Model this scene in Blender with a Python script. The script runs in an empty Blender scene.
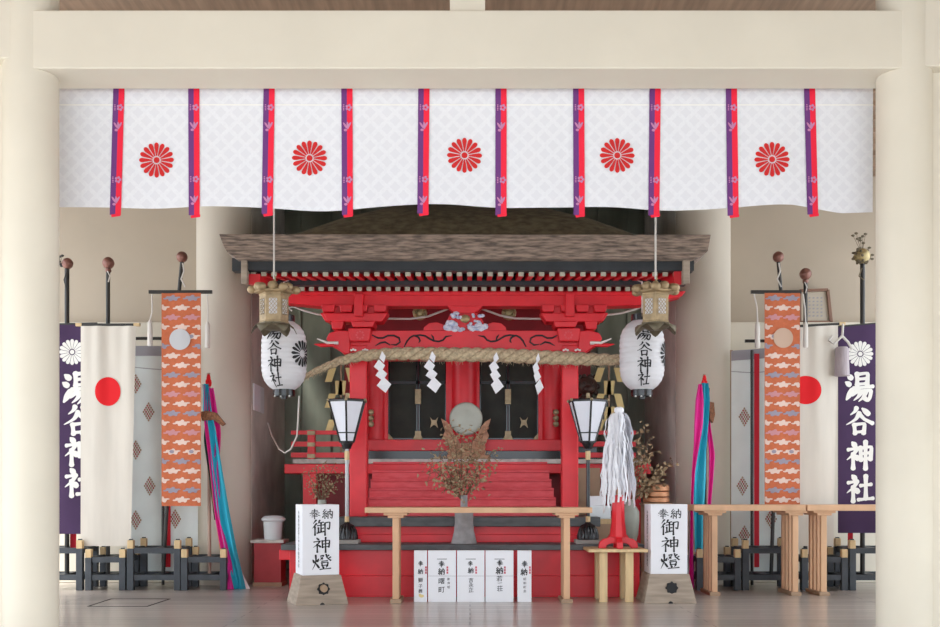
import bpy, math, random
from math import sin, cos, pi, radians, sqrt
from mathutils import Vector, Matrix

sc = bpy.context.scene
COL = sc.collection
# ------------------------------------------------------------------ camera, world, sun, exposure
F, CX, HY, EYE = 1100.0, 470.0, 490.0, 1.0      # focal length in px, image centre, horizon row, eye height above the hall floor
cd = bpy.data.cameras.new('camera')
cam = bpy.data.objects.new('camera', cd)
COL.objects.link(cam)
cam.location = (0, 0, EYE)
cam.rotation_euler = (pi / 2, 0, 0)
cd.sensor_width = 36.0
cd.lens = 36.0 * F / 940.0
cd.shift_y = (HY - 313.5) / 940.0
cd.clip_end = 400
sc.camera = cam

w = bpy.data.worlds.new('sky')
sc.world = w
w.use_nodes = True
bg = w.node_tree.nodes['Background']
bg.inputs[0].default_value = (0.84, 0.92, 1.0, 1)
bg.inputs[1].default_value = 1.9

sd = bpy.data.lights.new('sun', 'SUN')
sd.energy = 4.0
sd.angle = radians(14)
sd.color = (1.0, 0.97, 0.92)
sun = bpy.data.objects.new('sun', sd)
COL.objects.link(sun)
SUN_DIR = Vector((0.34, 0.42, -1.0))            # high summer sun from behind and a little left of the camera
sun.rotation_euler = SUN_DIR.to_track_quat('-Z', 'Y').to_euler()
sun.location = (-4, -6, 12)

sc.view_settings.view_transform = 'Standard'
sc.view_settings.look = 'None'
sc.view_settings.gamma = 1
sc.view_settings.use_curve_mapping = False
sc.view_settings.exposure = 0.95
sc.cycles.diffuse_bounces = 6
sc.cycles.max_bounces = 10
sc.cycles.use_denoising = True

# ------------------------------------------------------------------ helpers
def X(px, d): return (px - CX) * d / F
def Z(py, d): return EYE - (py - HY) * d / F
def S(n, d): return n * d / F
def P(px, py, d): return (X(px, d), d, Z(py, d))

OFF = {}
class MB:
    def __init__(s): s.v = []; s.f = []; s.m = []; s.s = []
    def add(s, vs, fs, mi=0, sm=False):
        b = len(s.v); s.v += [tuple(q) for q in vs]
        for f in fs:
            s.f.append([i + b for i in f]); s.m.append(mi); s.s.append(sm)
        return s
    def box(s, x0, x1, y0, y1, z0, z1, mi=0):
        v = [(x0,y0,z0),(x1,y0,z0),(x1,y1,z0),(x0,y1,z0),(x0,y0,z1),(x1,y0,z1),(x1,y1,z1),(x0,y1,z1)]
        return s.add(v, [(0,3,2,1),(4,5,6,7),(0,1,5,4),(1,2,6,5),(2,3,7,6),(3,0,4,7)], mi)
    def pb(s, px0, px1, py0, py1, d0, d1, mi=0):          # box whose front face (at depth d0) spans these rows and columns
        return s.box(X(px0,d0), X(px1,d0), d0, d1, Z(py1,d0), Z(py0,d0), mi)
    def bar(s, a, b, wd, ht, mi=0, up=(0,0,1)):           # square bar between two points
        a = Vector(a); b = Vector(b); t = (b-a).normalized(); u = Vector(up)
        r = t.cross(u)
        if r.length < 1e-4: r = t.cross(Vector((0,1,0)))
        r.normalize(); u = r.cross(t).normalized()
        r *= wd/2; u *= ht/2
        v = [a-r-u, a+r-u, a+r+u, a-r+u, b-r-u, b+r-u, b+r+u, b-r+u]
        return s.add(v, [(0,1,2,3),(4,7,6,5),(0,4,5,1),(1,5,6,2),(2,6,7,3),(3,7,4,0)], mi)
    def tube(s, pts, r, n=8, mi=0, caps=True):
        pts = [Vector(p) for p in pts]; k = len(pts)
        rr = r if isinstance(r, (list, tuple)) else [r]*k
        vs = []; nrm = None
        for i, p in enumerate(pts):
            t = (pts[min(i+1,k-1)] - pts[max(i-1,0)])
            if t.length < 1e-9: t = Vector((0,0,1))
            t.normalize()
            if nrm is None:
                nrm = t.orthogonal().normalized()
            else:
                nrm = nrm - t*nrm.dot(t)
                if nrm.length < 1e-6: nrm = t.orthogonal()
                nrm.normalize()
            bn = t.cross(nrm)
            for j in range(n):
                a = 2*pi*j/n
                vs.append(p + (nrm*cos(a) + bn*sin(a))*rr[i])
        fs = [(i*n+j, i*n+(j+1)%n, (i+1)*n+(j+1)%n, (i+1)*n+j) for i in range(k-1) for j in range(n)]
        s.add(vs, fs, mi, True)
        if caps:
            b = len(s.v) - len(vs)
            s.f.append([b+j for j in range(n-1,-1,-1)]); s.m.append(mi); s.s.append(False)
            s.f.append([b+(k-1)*n+j for j in range(n)]); s.m.append(mi); s.s.append(False)
        return s
    def lathe(s, prof, c, n=24, mi=0, rot=0.0, sm=True, lobes=0, amp=0.0):
        vs = []
        for r, z in prof:
            for j in range(n):
                a = 2*pi*j/n + rot
                q = r*(1 + (amp*abs(cos(lobes*a/2)) if lobes else 0))
                vs.append((c[0]+q*cos(a), c[1]+q*sin(a), c[2]+z))
        k = len(prof)
        fs = [(i*n+j, i*n+(j+1)%n, (i+1)*n+(j+1)%n, (i+1)*n+j) for i in range(k-1) for j in range(n)]
        b = len(s.v)
        s.add(vs, fs, mi, sm)
        if prof[0][0] > 1e-4: s.f.append([b+j for j in range(n-1,-1,-1)]); s.m.append(mi); s.s.append(False)
        if prof[-1][0] > 1e-4: s.f.append([b+(k-1)*n+j for j in range(n)]); s.m.append(mi); s.s.append(False)
        return s
    def prism(s, poly, y0, y1, mi=0):                     # (x,z) outline pushed from y0 back to y1
        n = len(poly)
        area = sum(poly[i][0]*poly[(i+1)%n][1]-poly[(i+1)%n][0]*poly[i][1] for i in range(n))
        if area < 0: poly = poly[::-1]
        v = [(x,y0,z) for x,z in poly] + [(x,y1,z) for x,z in poly]
        fs = [list(range(n)), list(range(2*n-1,n-1,-1))] + [(i, i+n, (i+1)%n+n, (i+1)%n) for i in range(n)]
        return s.add(v, fs, mi)
    def pprism(s, pts, d0, d1, mi=0):
        return s.prism([(X(a,d0), Z(b,d0)) for a,b in pts], d0, d1, mi)
    def xprism(s, poly, x0, x1, mi=0):                    # (y,z) outline pushed along x
        n = len(poly)
        area = sum(poly[i][0]*poly[(i+1)%n][1]-poly[(i+1)%n][0]*poly[i][1] for i in range(n))
        if area < 0: poly = poly[::-1]
        v = [(x0,y,z) for y,z in poly] + [(x1,y,z) for y,z in poly]
        fs = [list(range(n-1,-1,-1)), list(range(n,2*n))] + [(i, (i+1)%n, (i+1)%n+n, i+n) for i in range(n)]
        return s.add(v, fs, mi)
    def flat(s, poly, y, mi=0):
        n = len(poly)
        area = sum(poly[i][0]*poly[(i+1)%n][1]-poly[(i+1)%n][0]*poly[i][1] for i in range(n))
        if area < 0: poly = poly[::-1]
        fy = y if callable(y) else (lambda a,b: y)
        return s.add([(x,fy(x,z),z) for x,z in poly], [list(range(n))], mi)
    def disc(s, cx, cz, rx, rz, y, mi=0, n=32, rings=4):
        fy = y if callable(y) else (lambda a,b: y)
        v = [(cx,fy(cx,cz),cz)]
        for k in range(1,rings+1):
            for j in range(n):
                a = 2*pi*j/n; x = cx+rx*k/rings*cos(a); z = cz+rz*k/rings*sin(a)
                v.append((x,fy(x,z),z))
        f = [(0,1+j,1+(j+1)%n) for j in range(n)]
        for k in range(rings-1):
            for j in range(n):
                f.append((1+k*n+j,1+(k+1)*n+j,1+(k+1)*n+(j+1)%n,1+k*n+(j+1)%n))
        return s.add(v, f, mi, True)
    def ball(s, c, r, mi=0, n=16, sq=(1,1,1)):
        m = n//2
        prof = [(max(1e-5, sin(pi*i/m)), -cos(pi*i/m)) for i in range(m+1)]
        vs = []
        for q, z in prof:
            for j in range(n):
                a = 2*pi*j/n
                vs.append((c[0]+r*sq[0]*q*cos(a), c[1]+r*sq[1]*q*sin(a), c[2]+r*sq[2]*z))
        fs = [(i*n+j, i*n+(j+1)%n, (i+1)*n+(j+1)%n, (i+1)*n+j) for i in range(m) for j in range(n)]
        return s.add(vs, fs, mi, True)
    def cloth(s, x0, x1, z0, z1, yf, nx=24, nz=16, mi=0, zf=None, xf=None):   # hanging sheet
        v = []
        for i in range(nz+1):
            for j in range(nx+1):
                u = j/nx; t = i/nz
                x = x0+(x1-x0)*u; z = z1+(z0-z1)*t
                if zf: z = zf(u,t,z)
                if xf: x = xf(u,t,x)
                v.append((x, yf(x,z), z))
        k = nx+1
        return s.add(v, [(i*k+j,(i+1)*k+j,(i+1)*k+j+1,i*k+j+1) for i in range(nz) for j in range(nx)], mi, True)
    def ribbon(s, pts, mi=0):                             # list of (left, right) point pairs
        v = [q for pr in pts for q in pr]
        return s.add(v, [(2*i,2*i+2,2*i+3,2*i+1) for i in range(len(pts)-1)], mi, True)
    def build(s, name, mats, parent=None, base=None, bevel=0.0, solid=0.0):
        me = bpy.data.meshes.new(name)
        o = bpy.data.objects.new(name, me)
        if parent is not None:
            off = OFF.get(parent, Vector((0,0,0))); OFF[o] = off; o.parent = parent
        else:
            off = Vector(base) if base is not None else Vector((0,0,0)); o.location = off; OFF[o] = off
        me.from_pydata([(a-off[0], b-off[1], c-off[2]) for a,b,c in s.v], [], s.f)
        if not isinstance(mats, (list, tuple)): mats = [mats]
        for m in mats: me.materials.append(m)
        me.polygons.foreach_set('material_index', s.m)
        me.polygons.foreach_set('use_smooth', s.s)
        me.validate(); me.update()
        if any(s.s): me.set_sharp_from_angle(angle=radians(45))
        COL.objects.link(o)
        if solid:
            md = o.modifiers.new('thickness', 'SOLIDIFY'); md.thickness = solid; md.offset = 0
        if bevel:
            md = o.modifiers.new('bevel', 'BEVEL'); md.width = bevel; md.segments = 2; md.limit_method = 'ANGLE'; md.angle_limit = radians(40)
        return o

def tag(o, label, cat, group=None):
    o['label'] = label; o['category'] = cat
    if group: o['group'] = group
    return o
def thing(name, label, cat, loc=(0,0,0), group=None, rot=0.0, local=False):
    o = bpy.data.objects.new(name, None)
    o.empty_display_size = 0.1
    COL.objects.link(o)
    o.location = loc; o.rotation_euler = (0,0,rot)
    OFF[o] = Vector((0,0,0)) if local else Vector(loc)
    return tag(o, label, cat, group)
def struct(o):
    o['kind'] = 'structure'; return o

# ------------------------------------------------------------------ materials
def mat(name, col, rough=0.6, metal=0.0, var=0.0, vscale=6.0, stretch=(1,1,1), bump=0.0, col2=None, sss=0.0, detail=4.0, coat=0.0):
    m = bpy.data.materials.new(name); m.use_nodes = True
    nt = m.node_tree; b = nt.nodes['Principled BSDF']
    b.inputs['Base Color'].default_value = (*col, 1)
    b.inputs['Roughness'].default_value = rough
    b.inputs['Metallic'].default_value = metal
    if coat: b.inputs['Coat Weight'].default_value = coat; b.inputs['Coat Roughness'].default_value = 0.25
    if sss:
        b.inputs['Transmission Weight'].default_value = 0.0
    var = var or (1.0 if col2 else 0)
    if var or bump:
        tc = nt.nodes.new('ShaderNodeTexCoord'); mp = nt.nodes.new('ShaderNodeMapping')
        mp.inputs['Scale'].default_value = stretch
        nz = nt.nodes.new('ShaderNodeTexNoise'); nz.inputs['Scale'].default_value = vscale; nz.inputs['Detail'].default_value = detail
        nt.links.new(tc.outputs['Object'], mp.inputs['Vector']); nt.links.new(mp.outputs['Vector'], nz.inputs['Vector'])
        if var:
            mx = nt.nodes.new('ShaderNodeMix'); mx.data_type = 'RGBA'
            rp = nt.nodes.new('ShaderNodeMapRange'); rp.inputs['From Min'].default_value = 0.35; rp.inputs['From Max'].default_value = 0.65
            nt.links.new(nz.outputs['Fac'], rp.inputs['Value'])
            c2 = col2 if col2 else tuple(c*(1-var) for c in col)
            mx.inputs['A'].default_value = (*col,1); mx.inputs['B'].default_value = (*c2,1)
            nt.links.new(rp.outputs['Result'], mx.inputs['Factor'])
            nt.links.new(mx.outputs['Result'], b.inputs['Base Color'])
        if bump:
            bp = nt.nodes.new('ShaderNodeBump'); bp.inputs['Strength'].default_value = bump; bp.inputs['Distance'].default_value = 0.01
            nt.links.new(nz.outputs['Fac'], bp.inputs['Height']); nt.links.new(bp.outputs['Normal'], b.inputs['Normal'])
    return m

M = {}
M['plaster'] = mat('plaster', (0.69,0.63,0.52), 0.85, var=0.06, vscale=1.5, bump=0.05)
M['plaster_wall'] = mat('wall_plaster', (0.49,0.415,0.325), 0.9, var=0.08, vscale=1.2, bump=0.05)  # pillar plaster toned down; lower light on the wall put into the colour
M['plaster_grey'] = mat('grey_plaster', (0.68,0.63,0.56), 0.9, var=0.25, vscale=2.5, bump=0.1)
M['green_wall'] = mat('greenish_board', (0.30,0.33,0.26), 0.85, var=0.4, vscale=3, stretch=(1,1,0.3))
M['plaster_column'] = mat('column_plaster', (0.64,0.58,0.49), 0.9, var=0.06, vscale=1.2, bump=0.05)
M['ceiling'] = mat('ceiling_boards', (0.36,0.24,0.16), 0.7, var=0.3, vscale=4, stretch=(6,0.5,1))
M['ground'] = mat('pale_ground', (0.60,0.60,0.60), 0.9, var=0.15, vscale=2)
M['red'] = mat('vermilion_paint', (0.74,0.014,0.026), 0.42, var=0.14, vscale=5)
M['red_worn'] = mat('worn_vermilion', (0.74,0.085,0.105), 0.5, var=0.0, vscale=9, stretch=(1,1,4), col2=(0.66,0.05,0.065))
M['red_shaded'] = mat('shaded_vermilion', (0.30,0.012,0.02), 0.5, var=0.2, vscale=5)  # darkened vermilion; the shade behind the porch is put into the colour
M['grey_edge'] = mat('grey_lacquer_edge', (0.10,0.105,0.11), 0.5, var=0.35, vscale=8, stretch=(1,1,3))
M['black'] = mat('black_lacquer', (0.010,0.010,0.012), 0.22)
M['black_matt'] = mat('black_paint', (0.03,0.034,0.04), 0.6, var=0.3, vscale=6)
M['eave'] = mat('weathered_eave_wood', (0.36,0.27,0.215), 0.9, var=0.0, vscale=16, stretch=(0.45,1,3.2), bump=0.9, col2=(0.11,0.085,0.07), detail=10)
M['bark'] = mat('bark_roof', (0.17,0.145,0.085), 0.95, var=0.5, vscale=12, stretch=(1,1,1), bump=0.8, detail=8)
M['tip'] = mat('rafter_tip_paint', (0.50,0.45,0.35), 0.7, var=0.2, vscale=9)
M['white_edge'] = mat('white_edge_paint', (0.62,0.60,0.56), 0.7, var=0.3, vscale=12)
M['door'] = mat('door_lacquer', (0.022,0.023,0.015), 0.7, var=0.5, vscale=6)
M['brass'] = mat('old_brass', (0.42,0.33,0.20), 0.5, 0.5, var=0.3, vscale=20)
M['gold'] = mat('gilt', (0.50,0.40,0.20), 0.45, 0.5, var=0.4, vscale=25)
M['gold_paper'] = mat('gold_paper', (0.72,0.58,0.26), 0.45, 0.2)
M['bronze'] = mat('antique_bronze', (0.44,0.32,0.18), 0.55, 0.35, var=0.35, vscale=18, bump=0.2)
M['bronze_dark'] = mat('dark_bronze', (0.17,0.14,0.09), 0.6, 0.35, var=0.3, vscale=18)
M['paper'] = mat('white_paper', (0.80,0.80,0.84), 0.8)
M['paper_lamp'] = mat('lantern_paper', (0.64,0.63,0.65), 0.75, var=0.05, vscale=5)
M['glass_white'] = mat('frosted_pane', (0.72,0.73,0.80), 0.35)
M['ink'] = mat('ink', (0.012,0.012,0.014), 0.7)
M['seal'] = mat('seal_red', (0.6,0.12,0.16), 0.7)
M['pale_wood'] = mat('cypress', (0.68,0.41,0.24), 0.6, var=0.18, vscale=5, stretch=(1,1,0.4))
M['pine'] = mat('pine', (0.72,0.52,0.28), 0.6, var=0.2, vscale=6, stretch=(4,4,0.5))
M['grey_wood'] = mat('weathered_box_wood', (0.40,0.32,0.25), 0.75, var=0.3, vscale=6, stretch=(0.6,1,5))
M['tan_wood'] = mat('tan_wood', (0.42,0.28,0.18), 0.65, var=0.2, vscale=4)
M['stand'] = mat('stand_black', (0.050,0.058,0.070), 0.55, var=0.3, vscale=10)
M['pole'] = mat('pole_black', (0.02,0.018,0.016), 0.45)
M['pole_wood'] = mat('pole_wood', (0.45,0.31,0.24), 0.6, var=0.2, vscale=5)
M['ball'] = mat('copper_ball', (0.25,0.11,0.085), 0.4, 0.3, var=0.2, vscale=8)
M['purple'] = mat('purple_cloth', (0.058,0.027,0.082), 0.9, var=0.15, vscale=3)
M['hinomaru'] = mat('unbleached_cloth', (0.66,0.61,0.54), 0.95, var=0.07, vscale=4, stretch=(3,1,0.4))
M['pale_cloth'] = mat('pale_green_cloth', (0.84,0.90,0.88), 0.9, var=0.08, vscale=3)
M['cloth_border'] = mat('grey_cloth_border', (0.36,0.35,0.38), 0.9)
M['cloth_white'] = mat('white_mark', (0.80,0.78,0.74), 0.9)
M['sun_red'] = mat('flag_red', (0.70,0.006,0.012), 0.85)
M['orange'] = mat('orange_brocade', (0.56,0.145,0.06), 0.85, var=0.12, vscale=30)
M['cloud_white'] = mat('brocade_white', (0.72,0.54,0.47), 0.8)
M['cloud_grey'] = mat('brocade_grey', (0.30,0.27,0.33), 0.8)
M['cloud_mauve'] = mat('brocade_mauve', (0.55,0.25,0.27), 0.8)
M['silver'] = mat('silver_disc', (0.50,0.50,0.52), 0.6, 0.2)
M['silver_warm'] = mat('tarnished_disc', (0.52,0.36,0.27), 0.6, 0.2)
M['motif_red'] = mat('motif_red', (0.40,0.10,0.08), 0.9)
M['cyan'] = mat('cyan_silk', (0.02,0.40,0.55), 0.6)
M['magenta'] = mat('magenta_silk', (0.70,0.012,0.26), 0.6)
M['silk_white'] = mat('white_silk', (0.78,0.76,0.76), 0.6)
M['silk_yellow'] = mat('yellow_silk', (0.75,0.55,0.12), 0.6)
M['silk_green'] = mat('dark_green_silk', (0.02,0.07,0.06), 0.6)
M['brocade_brown'] = mat('brown_brocade', (0.28,0.11,0.05), 0.8, var=0.6, vscale=60)
M['red_strip'] = mat('red_cloth', (0.62,0.012,0.03), 0.8)
M['tassel'] = mat('tassel_thread', (0.42,0.36,0.38), 0.9, var=0.25, vscale=30, stretch=(6,6,0.2))
M['cord'] = mat('white_cord', (0.62,0.58,0.54), 0.9)
M['rope'] = mat('straw_rope', (0.58,0.46,0.30), 0.95, var=0.4, vscale=40, bump=0.5)
M['ribbon_purple'] = mat('ribbon_purple', (0.13,0.025,0.17), 0.7)
M['ribbon_red'] = mat('ribbon_red', (0.78,0.004,0.035), 0.7)
M['ribbon_motif'] = mat('ribbon_motif', (0.50,0.20,0.36), 0.8)
M['crest_red'] = mat('crest_red', (0.56,0.012,0.012), 0.85)
M['dry_leaf'] = mat('dry_leaf', (0.30,0.19,0.10), 0.9, var=0.5, vscale=30, col2=(0.42,0.32,0.20))
M['stem'] = mat('dry_stem', (0.17,0.10,0.06), 0.9)
M['carved'] = mat('carved_wood', (0.46,0.24,0.14), 0.6, var=0.35, vscale=20, bump=0.3)
M['mirror'] = mat('bronze_mirror', (0.32,0.32,0.27), 0.4, 0.4, var=0.12, vscale=6)
M['vase_grey'] = mat('grey_stoneware', (0.33,0.31,0.31), 0.6, var=0.25, vscale=14)
M['vase_green'] = mat('celadon', (0.36,0.38,0.33), 0.4, var=0.15, vscale=6)
M['copper'] = mat('copper', (0.52,0.24,0.12), 0.4, 0.4)
M['plastic'] = mat('white_plastic', (0.70,0.74,0.76), 0.4)
M['dark_figure'] = mat('dark_carving', (0.075,0.04,0.03), 0.5, var=0.4, vscale=14)
M['carv_blue'] = mat('carving_blue', (0.40,0.47,0.68), 0.7, var=0.5, vscale=35, col2=(0.78,0.79,0.84))
M['frame_brown'] = mat('frame_brown', (0.22,0.11,0.07), 0.5)
M['picture'] = mat('picture_paper', (0.55,0.48,0.38), 0.7, var=0.1, vscale=6)
M['slab'] = mat('stone_slab', (0.36,0.33,0.30), 0.8)
M['red_box'] = mat('red_cabinet', (0.42,0.04,0.05), 0.6, var=0.15, vscale=6)

def floor_material():
    m = bpy.data.materials.new('polished_planks'); m.use_nodes = True
    nt = m.node_tree; b = nt.nodes['Principled BSDF']; L = nt.links
    tc = nt.nodes.new('ShaderNodeTexCoord')
    br = nt.nodes.new('ShaderNodeTexBrick')
    br.inputs['Scale'].default_value = 1.0
    br.inputs['Brick Width'].default_value = 3.6; br.inputs['Row Height'].default_value = 0.16
    br.inputs['Mortar Size'].default_value = 0.004; br.inputs['Mortar Smooth'].default_value = 0.2
    br.inputs['Color1'].default_value = (0.46,0.40,0.355,1); br.inputs['Color2'].default_value = (0.34,0.295,0.262,1)
    br.inputs['Mortar'].default_value = (0.07,0.055,0.05,1)
    L.new(tc.outputs['Object'], br.inputs['Vector'])
    mp = nt.nodes.new('ShaderNodeMapping'); mp.inputs['Scale'].default_value = (0.7,14,1)
    nz = nt.nodes.new('ShaderNodeTexNoise'); nz.inputs['Scale'].default_value = 2.5; nz.inputs['Detail'].default_value = 6
    L.new(tc.outputs['Object'], mp.inputs['Vector']); L.new(mp.outputs['Vector'], nz.inputs['Vector'])
    mx = nt.nodes.new('ShaderNodeMix'); mx.data_type = 'RGBA'; mx.blend_type = 'MULTIPLY'
    rp = nt.nodes.new('ShaderNodeMapRange'); rp.inputs['To Min'].default_value = 0.5; rp.inputs['To Max'].default_value = 1.45
    L.new(nz.outputs['Fac'], rp.inputs['Value'])
    mx.inputs['Factor'].default_value = 1
    L.new(br.outputs['Color'], mx.inputs['A']); L.new(rp.outputs['Result'], mx.inputs['B'])
    L.new(mx.outputs['Result'], b.inputs['Base Color'])
    b.inputs['Roughness'].default_value = 0.32
    b.inputs['Coat Weight'].default_value = 0.4; b.inputs['Coat Roughness'].default_value = 0.18
    return m
M['floor'] = floor_material()

def curtain_material():                                    # white damask: faint interlocking circles woven in
    m = bpy.data.materials.new('white_damask'); m.use_nodes = True
    nt = m.node_tree; b = nt.nodes['Principled BSDF']; L = nt.links
    tc = nt.nodes.new('ShaderNodeTexCoord')
    outs = []
    for sh in (0.0, 0.5):
        mp = nt.nodes.new('ShaderNodeMapping'); mp.inputs['Scale'].default_value = (9,9,9); mp.inputs['Location'].default_value = (sh,0,sh)
        L.new(tc.outputs['Object'], mp.inputs['Vector'])
        fr = nt.nodes.new('ShaderNodeVectorMath'); fr.operation = 'FRACTION'; L.new(mp.outputs['Vector'], fr.inputs[0])
        sb = nt.nodes.new('ShaderNodeVectorMath'); sb.operation = 'SUBTRACT'; sb.inputs[1].default_value = (0.5,0,0.5); L.new(fr.outputs[0], sb.inputs[0])
        ml = nt.nodes.new('ShaderNodeVectorMath'); ml.operation = 'MULTIPLY'; ml.inputs[1].default_value = (1,0,1); L.new(sb.outputs[0], ml.inputs[0])
        ln = nt.nodes.new('ShaderNodeVectorMath'); ln.operation = 'LENGTH'; L.new(ml.outputs[0], ln.inputs[0])
        s1 = nt.nodes.new('ShaderNodeMath'); s1.operation = 'SUBTRACT'; s1.inputs[1].default_value = 0.40; L.new(ln.outputs['Value'], s1.inputs[0])
        ab = nt.nodes.new('ShaderNodeMath'); ab.operation = 'ABSOLUTE'; L.new(s1.outputs[0], ab.inputs[0])
        lt = nt.nodes.new('ShaderNodeMath'); lt.operation = 'LESS_THAN'; lt.inputs[1].default_value = 0.085; L.new(ab.outputs[0], lt.inputs[0])
        outs.append(lt)
    mxm = nt.nodes.new('ShaderNodeMath'); mxm.operation = 'MAXIMUM'
    L.new(outs[0].outputs[0], mxm.inputs[0]); L.new(outs[1].outputs[0], mxm.inputs[1])
    nz = nt.nodes.new('ShaderNodeTexNoise'); nz.inputs['Scale'].default_value = 60; L.new(tc.outputs['Object'], nz.inputs['Vector'])
    mu = nt.nodes.new('ShaderNodeMath'); mu.operation = 'MULTIPLY'; L.new(mxm.outputs[0], mu.inputs[0]); L.new(nz.outputs['Fac'], mu.inputs[1])
    mx = nt.nodes.new('ShaderNodeMix'); mx.data_type = 'RGBA'
    mx.inputs['A'].default_value = (0.665,0.66,0.69,1); mx.inputs['B'].default_value = (0.75,0.75,0.77,1)
    L.new(mu.outputs[0], mx.inputs['Factor']); L.new(mx.outputs['Result'], b.inputs['Base Color'])
    b.inputs['Roughness'].default_value = 0.7
    return m
M['curtain'] = curtain_material()

# ------------------------------------------------------------------ lettering
RAD = [((24,5),(35,17),'d'),((10,31),(42,26)),((42,26),(30,46),(6,66),'t'),((28,46),(28,97)),((33,50),(45,63),'d')]
BR = {  # brush strokes in a 100 x 100 square, rows counted downwards; d = dot, t = tapering sweep
'社': RAD+[((54,42),(92,38)),((73,8),(73,88)),((46,91),(99,87))],
'神': RAD+[((54,24),(56,68)),((54,27),(92,23),(89,66)),((56,46),(88,43)),((56,65),(88,62)),((72,4),(72,99))],
'谷': [((40,6),(34,18),(18,30),'t'),((60,8),(82,28),'d'),((50,24),(36,46),(4,64),'t'),((50,27),(68,46),(97,61)),((32,64),(35,95)),((32,65),(68,62),(65,95)),((35,91),(64,89))],
'湯': [((9,9),(23,20),'d'),((3,33),(17,42),'d'),((6,92),(26,60),'d'),((42,5),(43,43)),((42,8),(78,5),(76,42)),((43,24),(76,22)),((43,41),(76,39)),((30,54),(97,49)),((46,54),(39,68),(26,81),'t'),((42,66),(89,62),(85,88),(78,96),(69,89)),((57,65),(47,82),(31,95),'t'),((73,64),(64,84),(48,99),'t')],
'奉': [((26,16),(75,13)),((20,30),(80,26)),((7,44),(93,39)),((50,1),(49,28),(38,48),(4,70),'t'),((56,42),(74,58),(97,69)),((32,64),(68,61)),((25,79),(75,75)),((50,52),(50,100))],
'納': [((26,3),(10,26)),((10,26),(24,34)),((37,19),(8,51)),((8,51),(40,46)),((33,38),(43,53),'d'),((25,50),(25,98)),((14,64),(5,85),'d'),((33,62),(42,79),'d'),((53,26),(53,97)),((53,29),(93,25),(91,88),(86,95),(78,88)),((72,3),(71,36),(57,67),'t'),((72,44),(85,64),'d')],
'御': [((22,3),(6,26),'t'),((24,25),(3,55),'t'),((16,45),(16,98)),((41,5),(31,26),'t'),((38,20),(60,17)),((30,38),(63,34)),((48,20),(48,78)),((48,57),(61,54)),((34,52),(35,81)),((27,86),(63,76)),((69,22),(94,18),(91,62),(82,56)),((69,22),(69,100))],
'燈': [((5,34),(12,53),'d'),((36,29),(28,47),'d'),((20,6),(20,50),(3,97),'t'),((20,56),(37,86),'d'),((46,13),(62,10),(40,43),'t'),((46,22),(55,31),'d'),((75,3),(80,24),(99,42)),((88,9),(78,20),'t'),((98,21),(86,29),'t'),((52,46),(82,43)),((52,55),(54,74)),((52,56),(84,53),(81,74)),((54,73),(81,71)),((56,77),(61,88),'d'),((81,75),(74,88),'t'),((42,97),(99,92))],
}
def brush(ch, wt):
    vs, fs = [], []
    for st in BR[ch]:
        fl = st[-1] if isinstance(st[-1], str) else ''
        p = [Vector((a/100-0.5, 0.5-b/100)) for a,b in (st[:-1] if fl else st)]
        pts = []
        if len(p) == 2: pts = [p[0].lerp(p[1],k/6) for k in range(7)]
        else:
            for i in range(len(p)-1):
                p0 = p[max(i-1,0)]; p1 = p[i]; p2 = p[i+1]; p3 = p[min(i+2,len(p)-1)]
                sharp = 0.22 if not fl else 0.5
                m1 = (p2-p0)*sharp; m2 = (p3-p1)*sharp
                for k in range(6 if i < len(p)-2 else 7):
                    t = k/6
                    pts.append(p1*(2*t**3-3*t*t+1)+m1*(t**3-2*t*t+t)+p2*(-2*t**3+3*t*t)+m2*(t**3-t*t))
        n = len(pts); L = []; Rr = []
        for i,q in enumerate(pts):
            t = (pts[min(i+1,n-1)]-pts[max(i-1,0)]); t.normalize()
            nr = Vector((-t[1],t[0])); u = i/(n-1)
            if fl == 'd': k = 0.45+0.85*sin(min(1,u*1.15)*pi*0.62)
            elif fl == 't': k = 1.12-0.92*u**1.3
            else: k = 0.78+0.34*(2*u-1)**2
            k *= 0.78+0.30*abs(t[1])
            wv = wt*0.5*k
            L.append((q+nr*wv, wv, nr, t)); Rr.append(q-nr*wv)
        b = len(vs); ou = [tuple(l[0]) for l in L]; ir = [tuple(r) for r in Rr]
        vs += ou+ir
        for i in range(n-1): fs.append([b+n+i, b+n+i+1, b+i+1, b+i])
        for e,sg in ((0,-1),(n-1,1)):
            q = pts[e]; _,wv,nr,t = L[e]; c = len(vs)
            arc = [q+nr*wv*cos(a)+t*sg*wv*sin(a)*0.8 for a in (0,pi/4,pi/2,3*pi/4,pi)]
            vs += [tuple(z) for z in arc]
            f = [c+i for i in range(5)]
            fs.append(f if sg < 0 else f[::-1])
    return vs, fs
GL = {}
def glyph(ch, bold=0.0):
    k = (ch, bold)
    if k not in GL and ch in BR:
        GL[k] = brush(ch, 0.088+bold*2.2)
    if k not in GL:
        cu = bpy.data.curves.new('glyph', 'FONT'); cu.body = ch; cu.resolution_u = 2; cu.offset = bold
        o = bpy.data.objects.new('glyph', cu); COL.objects.link(o)
        dg = bpy.context.evaluated_depsgraph_get()
        me = bpy.data.meshes.new_from_object(o.evaluated_get(dg))
        GL[k] = ([((v.co.x-0.5), (v.co.y-0.38)) for v in me.vertices], [list(p.vertices) for p in me.polygons])
        bpy.data.objects.remove(o); bpy.data.curves.remove(cu); bpy.data.meshes.remove(me)
    return GL[k]
def write(mb, ch, cx, cz, w_, h_, y, mi=0, bold=0.0, slant=0.10):
    if ch in BR: slant = 0.02
    vs, fs = glyph(ch, bold)
    fy = y if callable(y) else (lambda a,b: y)
    out = []
    for a, b in vs:
        x = cx + a*w_; z = cz + (b + slant*a)*h_
        out.append((x, fy(x,z), z))
    mb.add(out, fs, mi)

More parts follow.
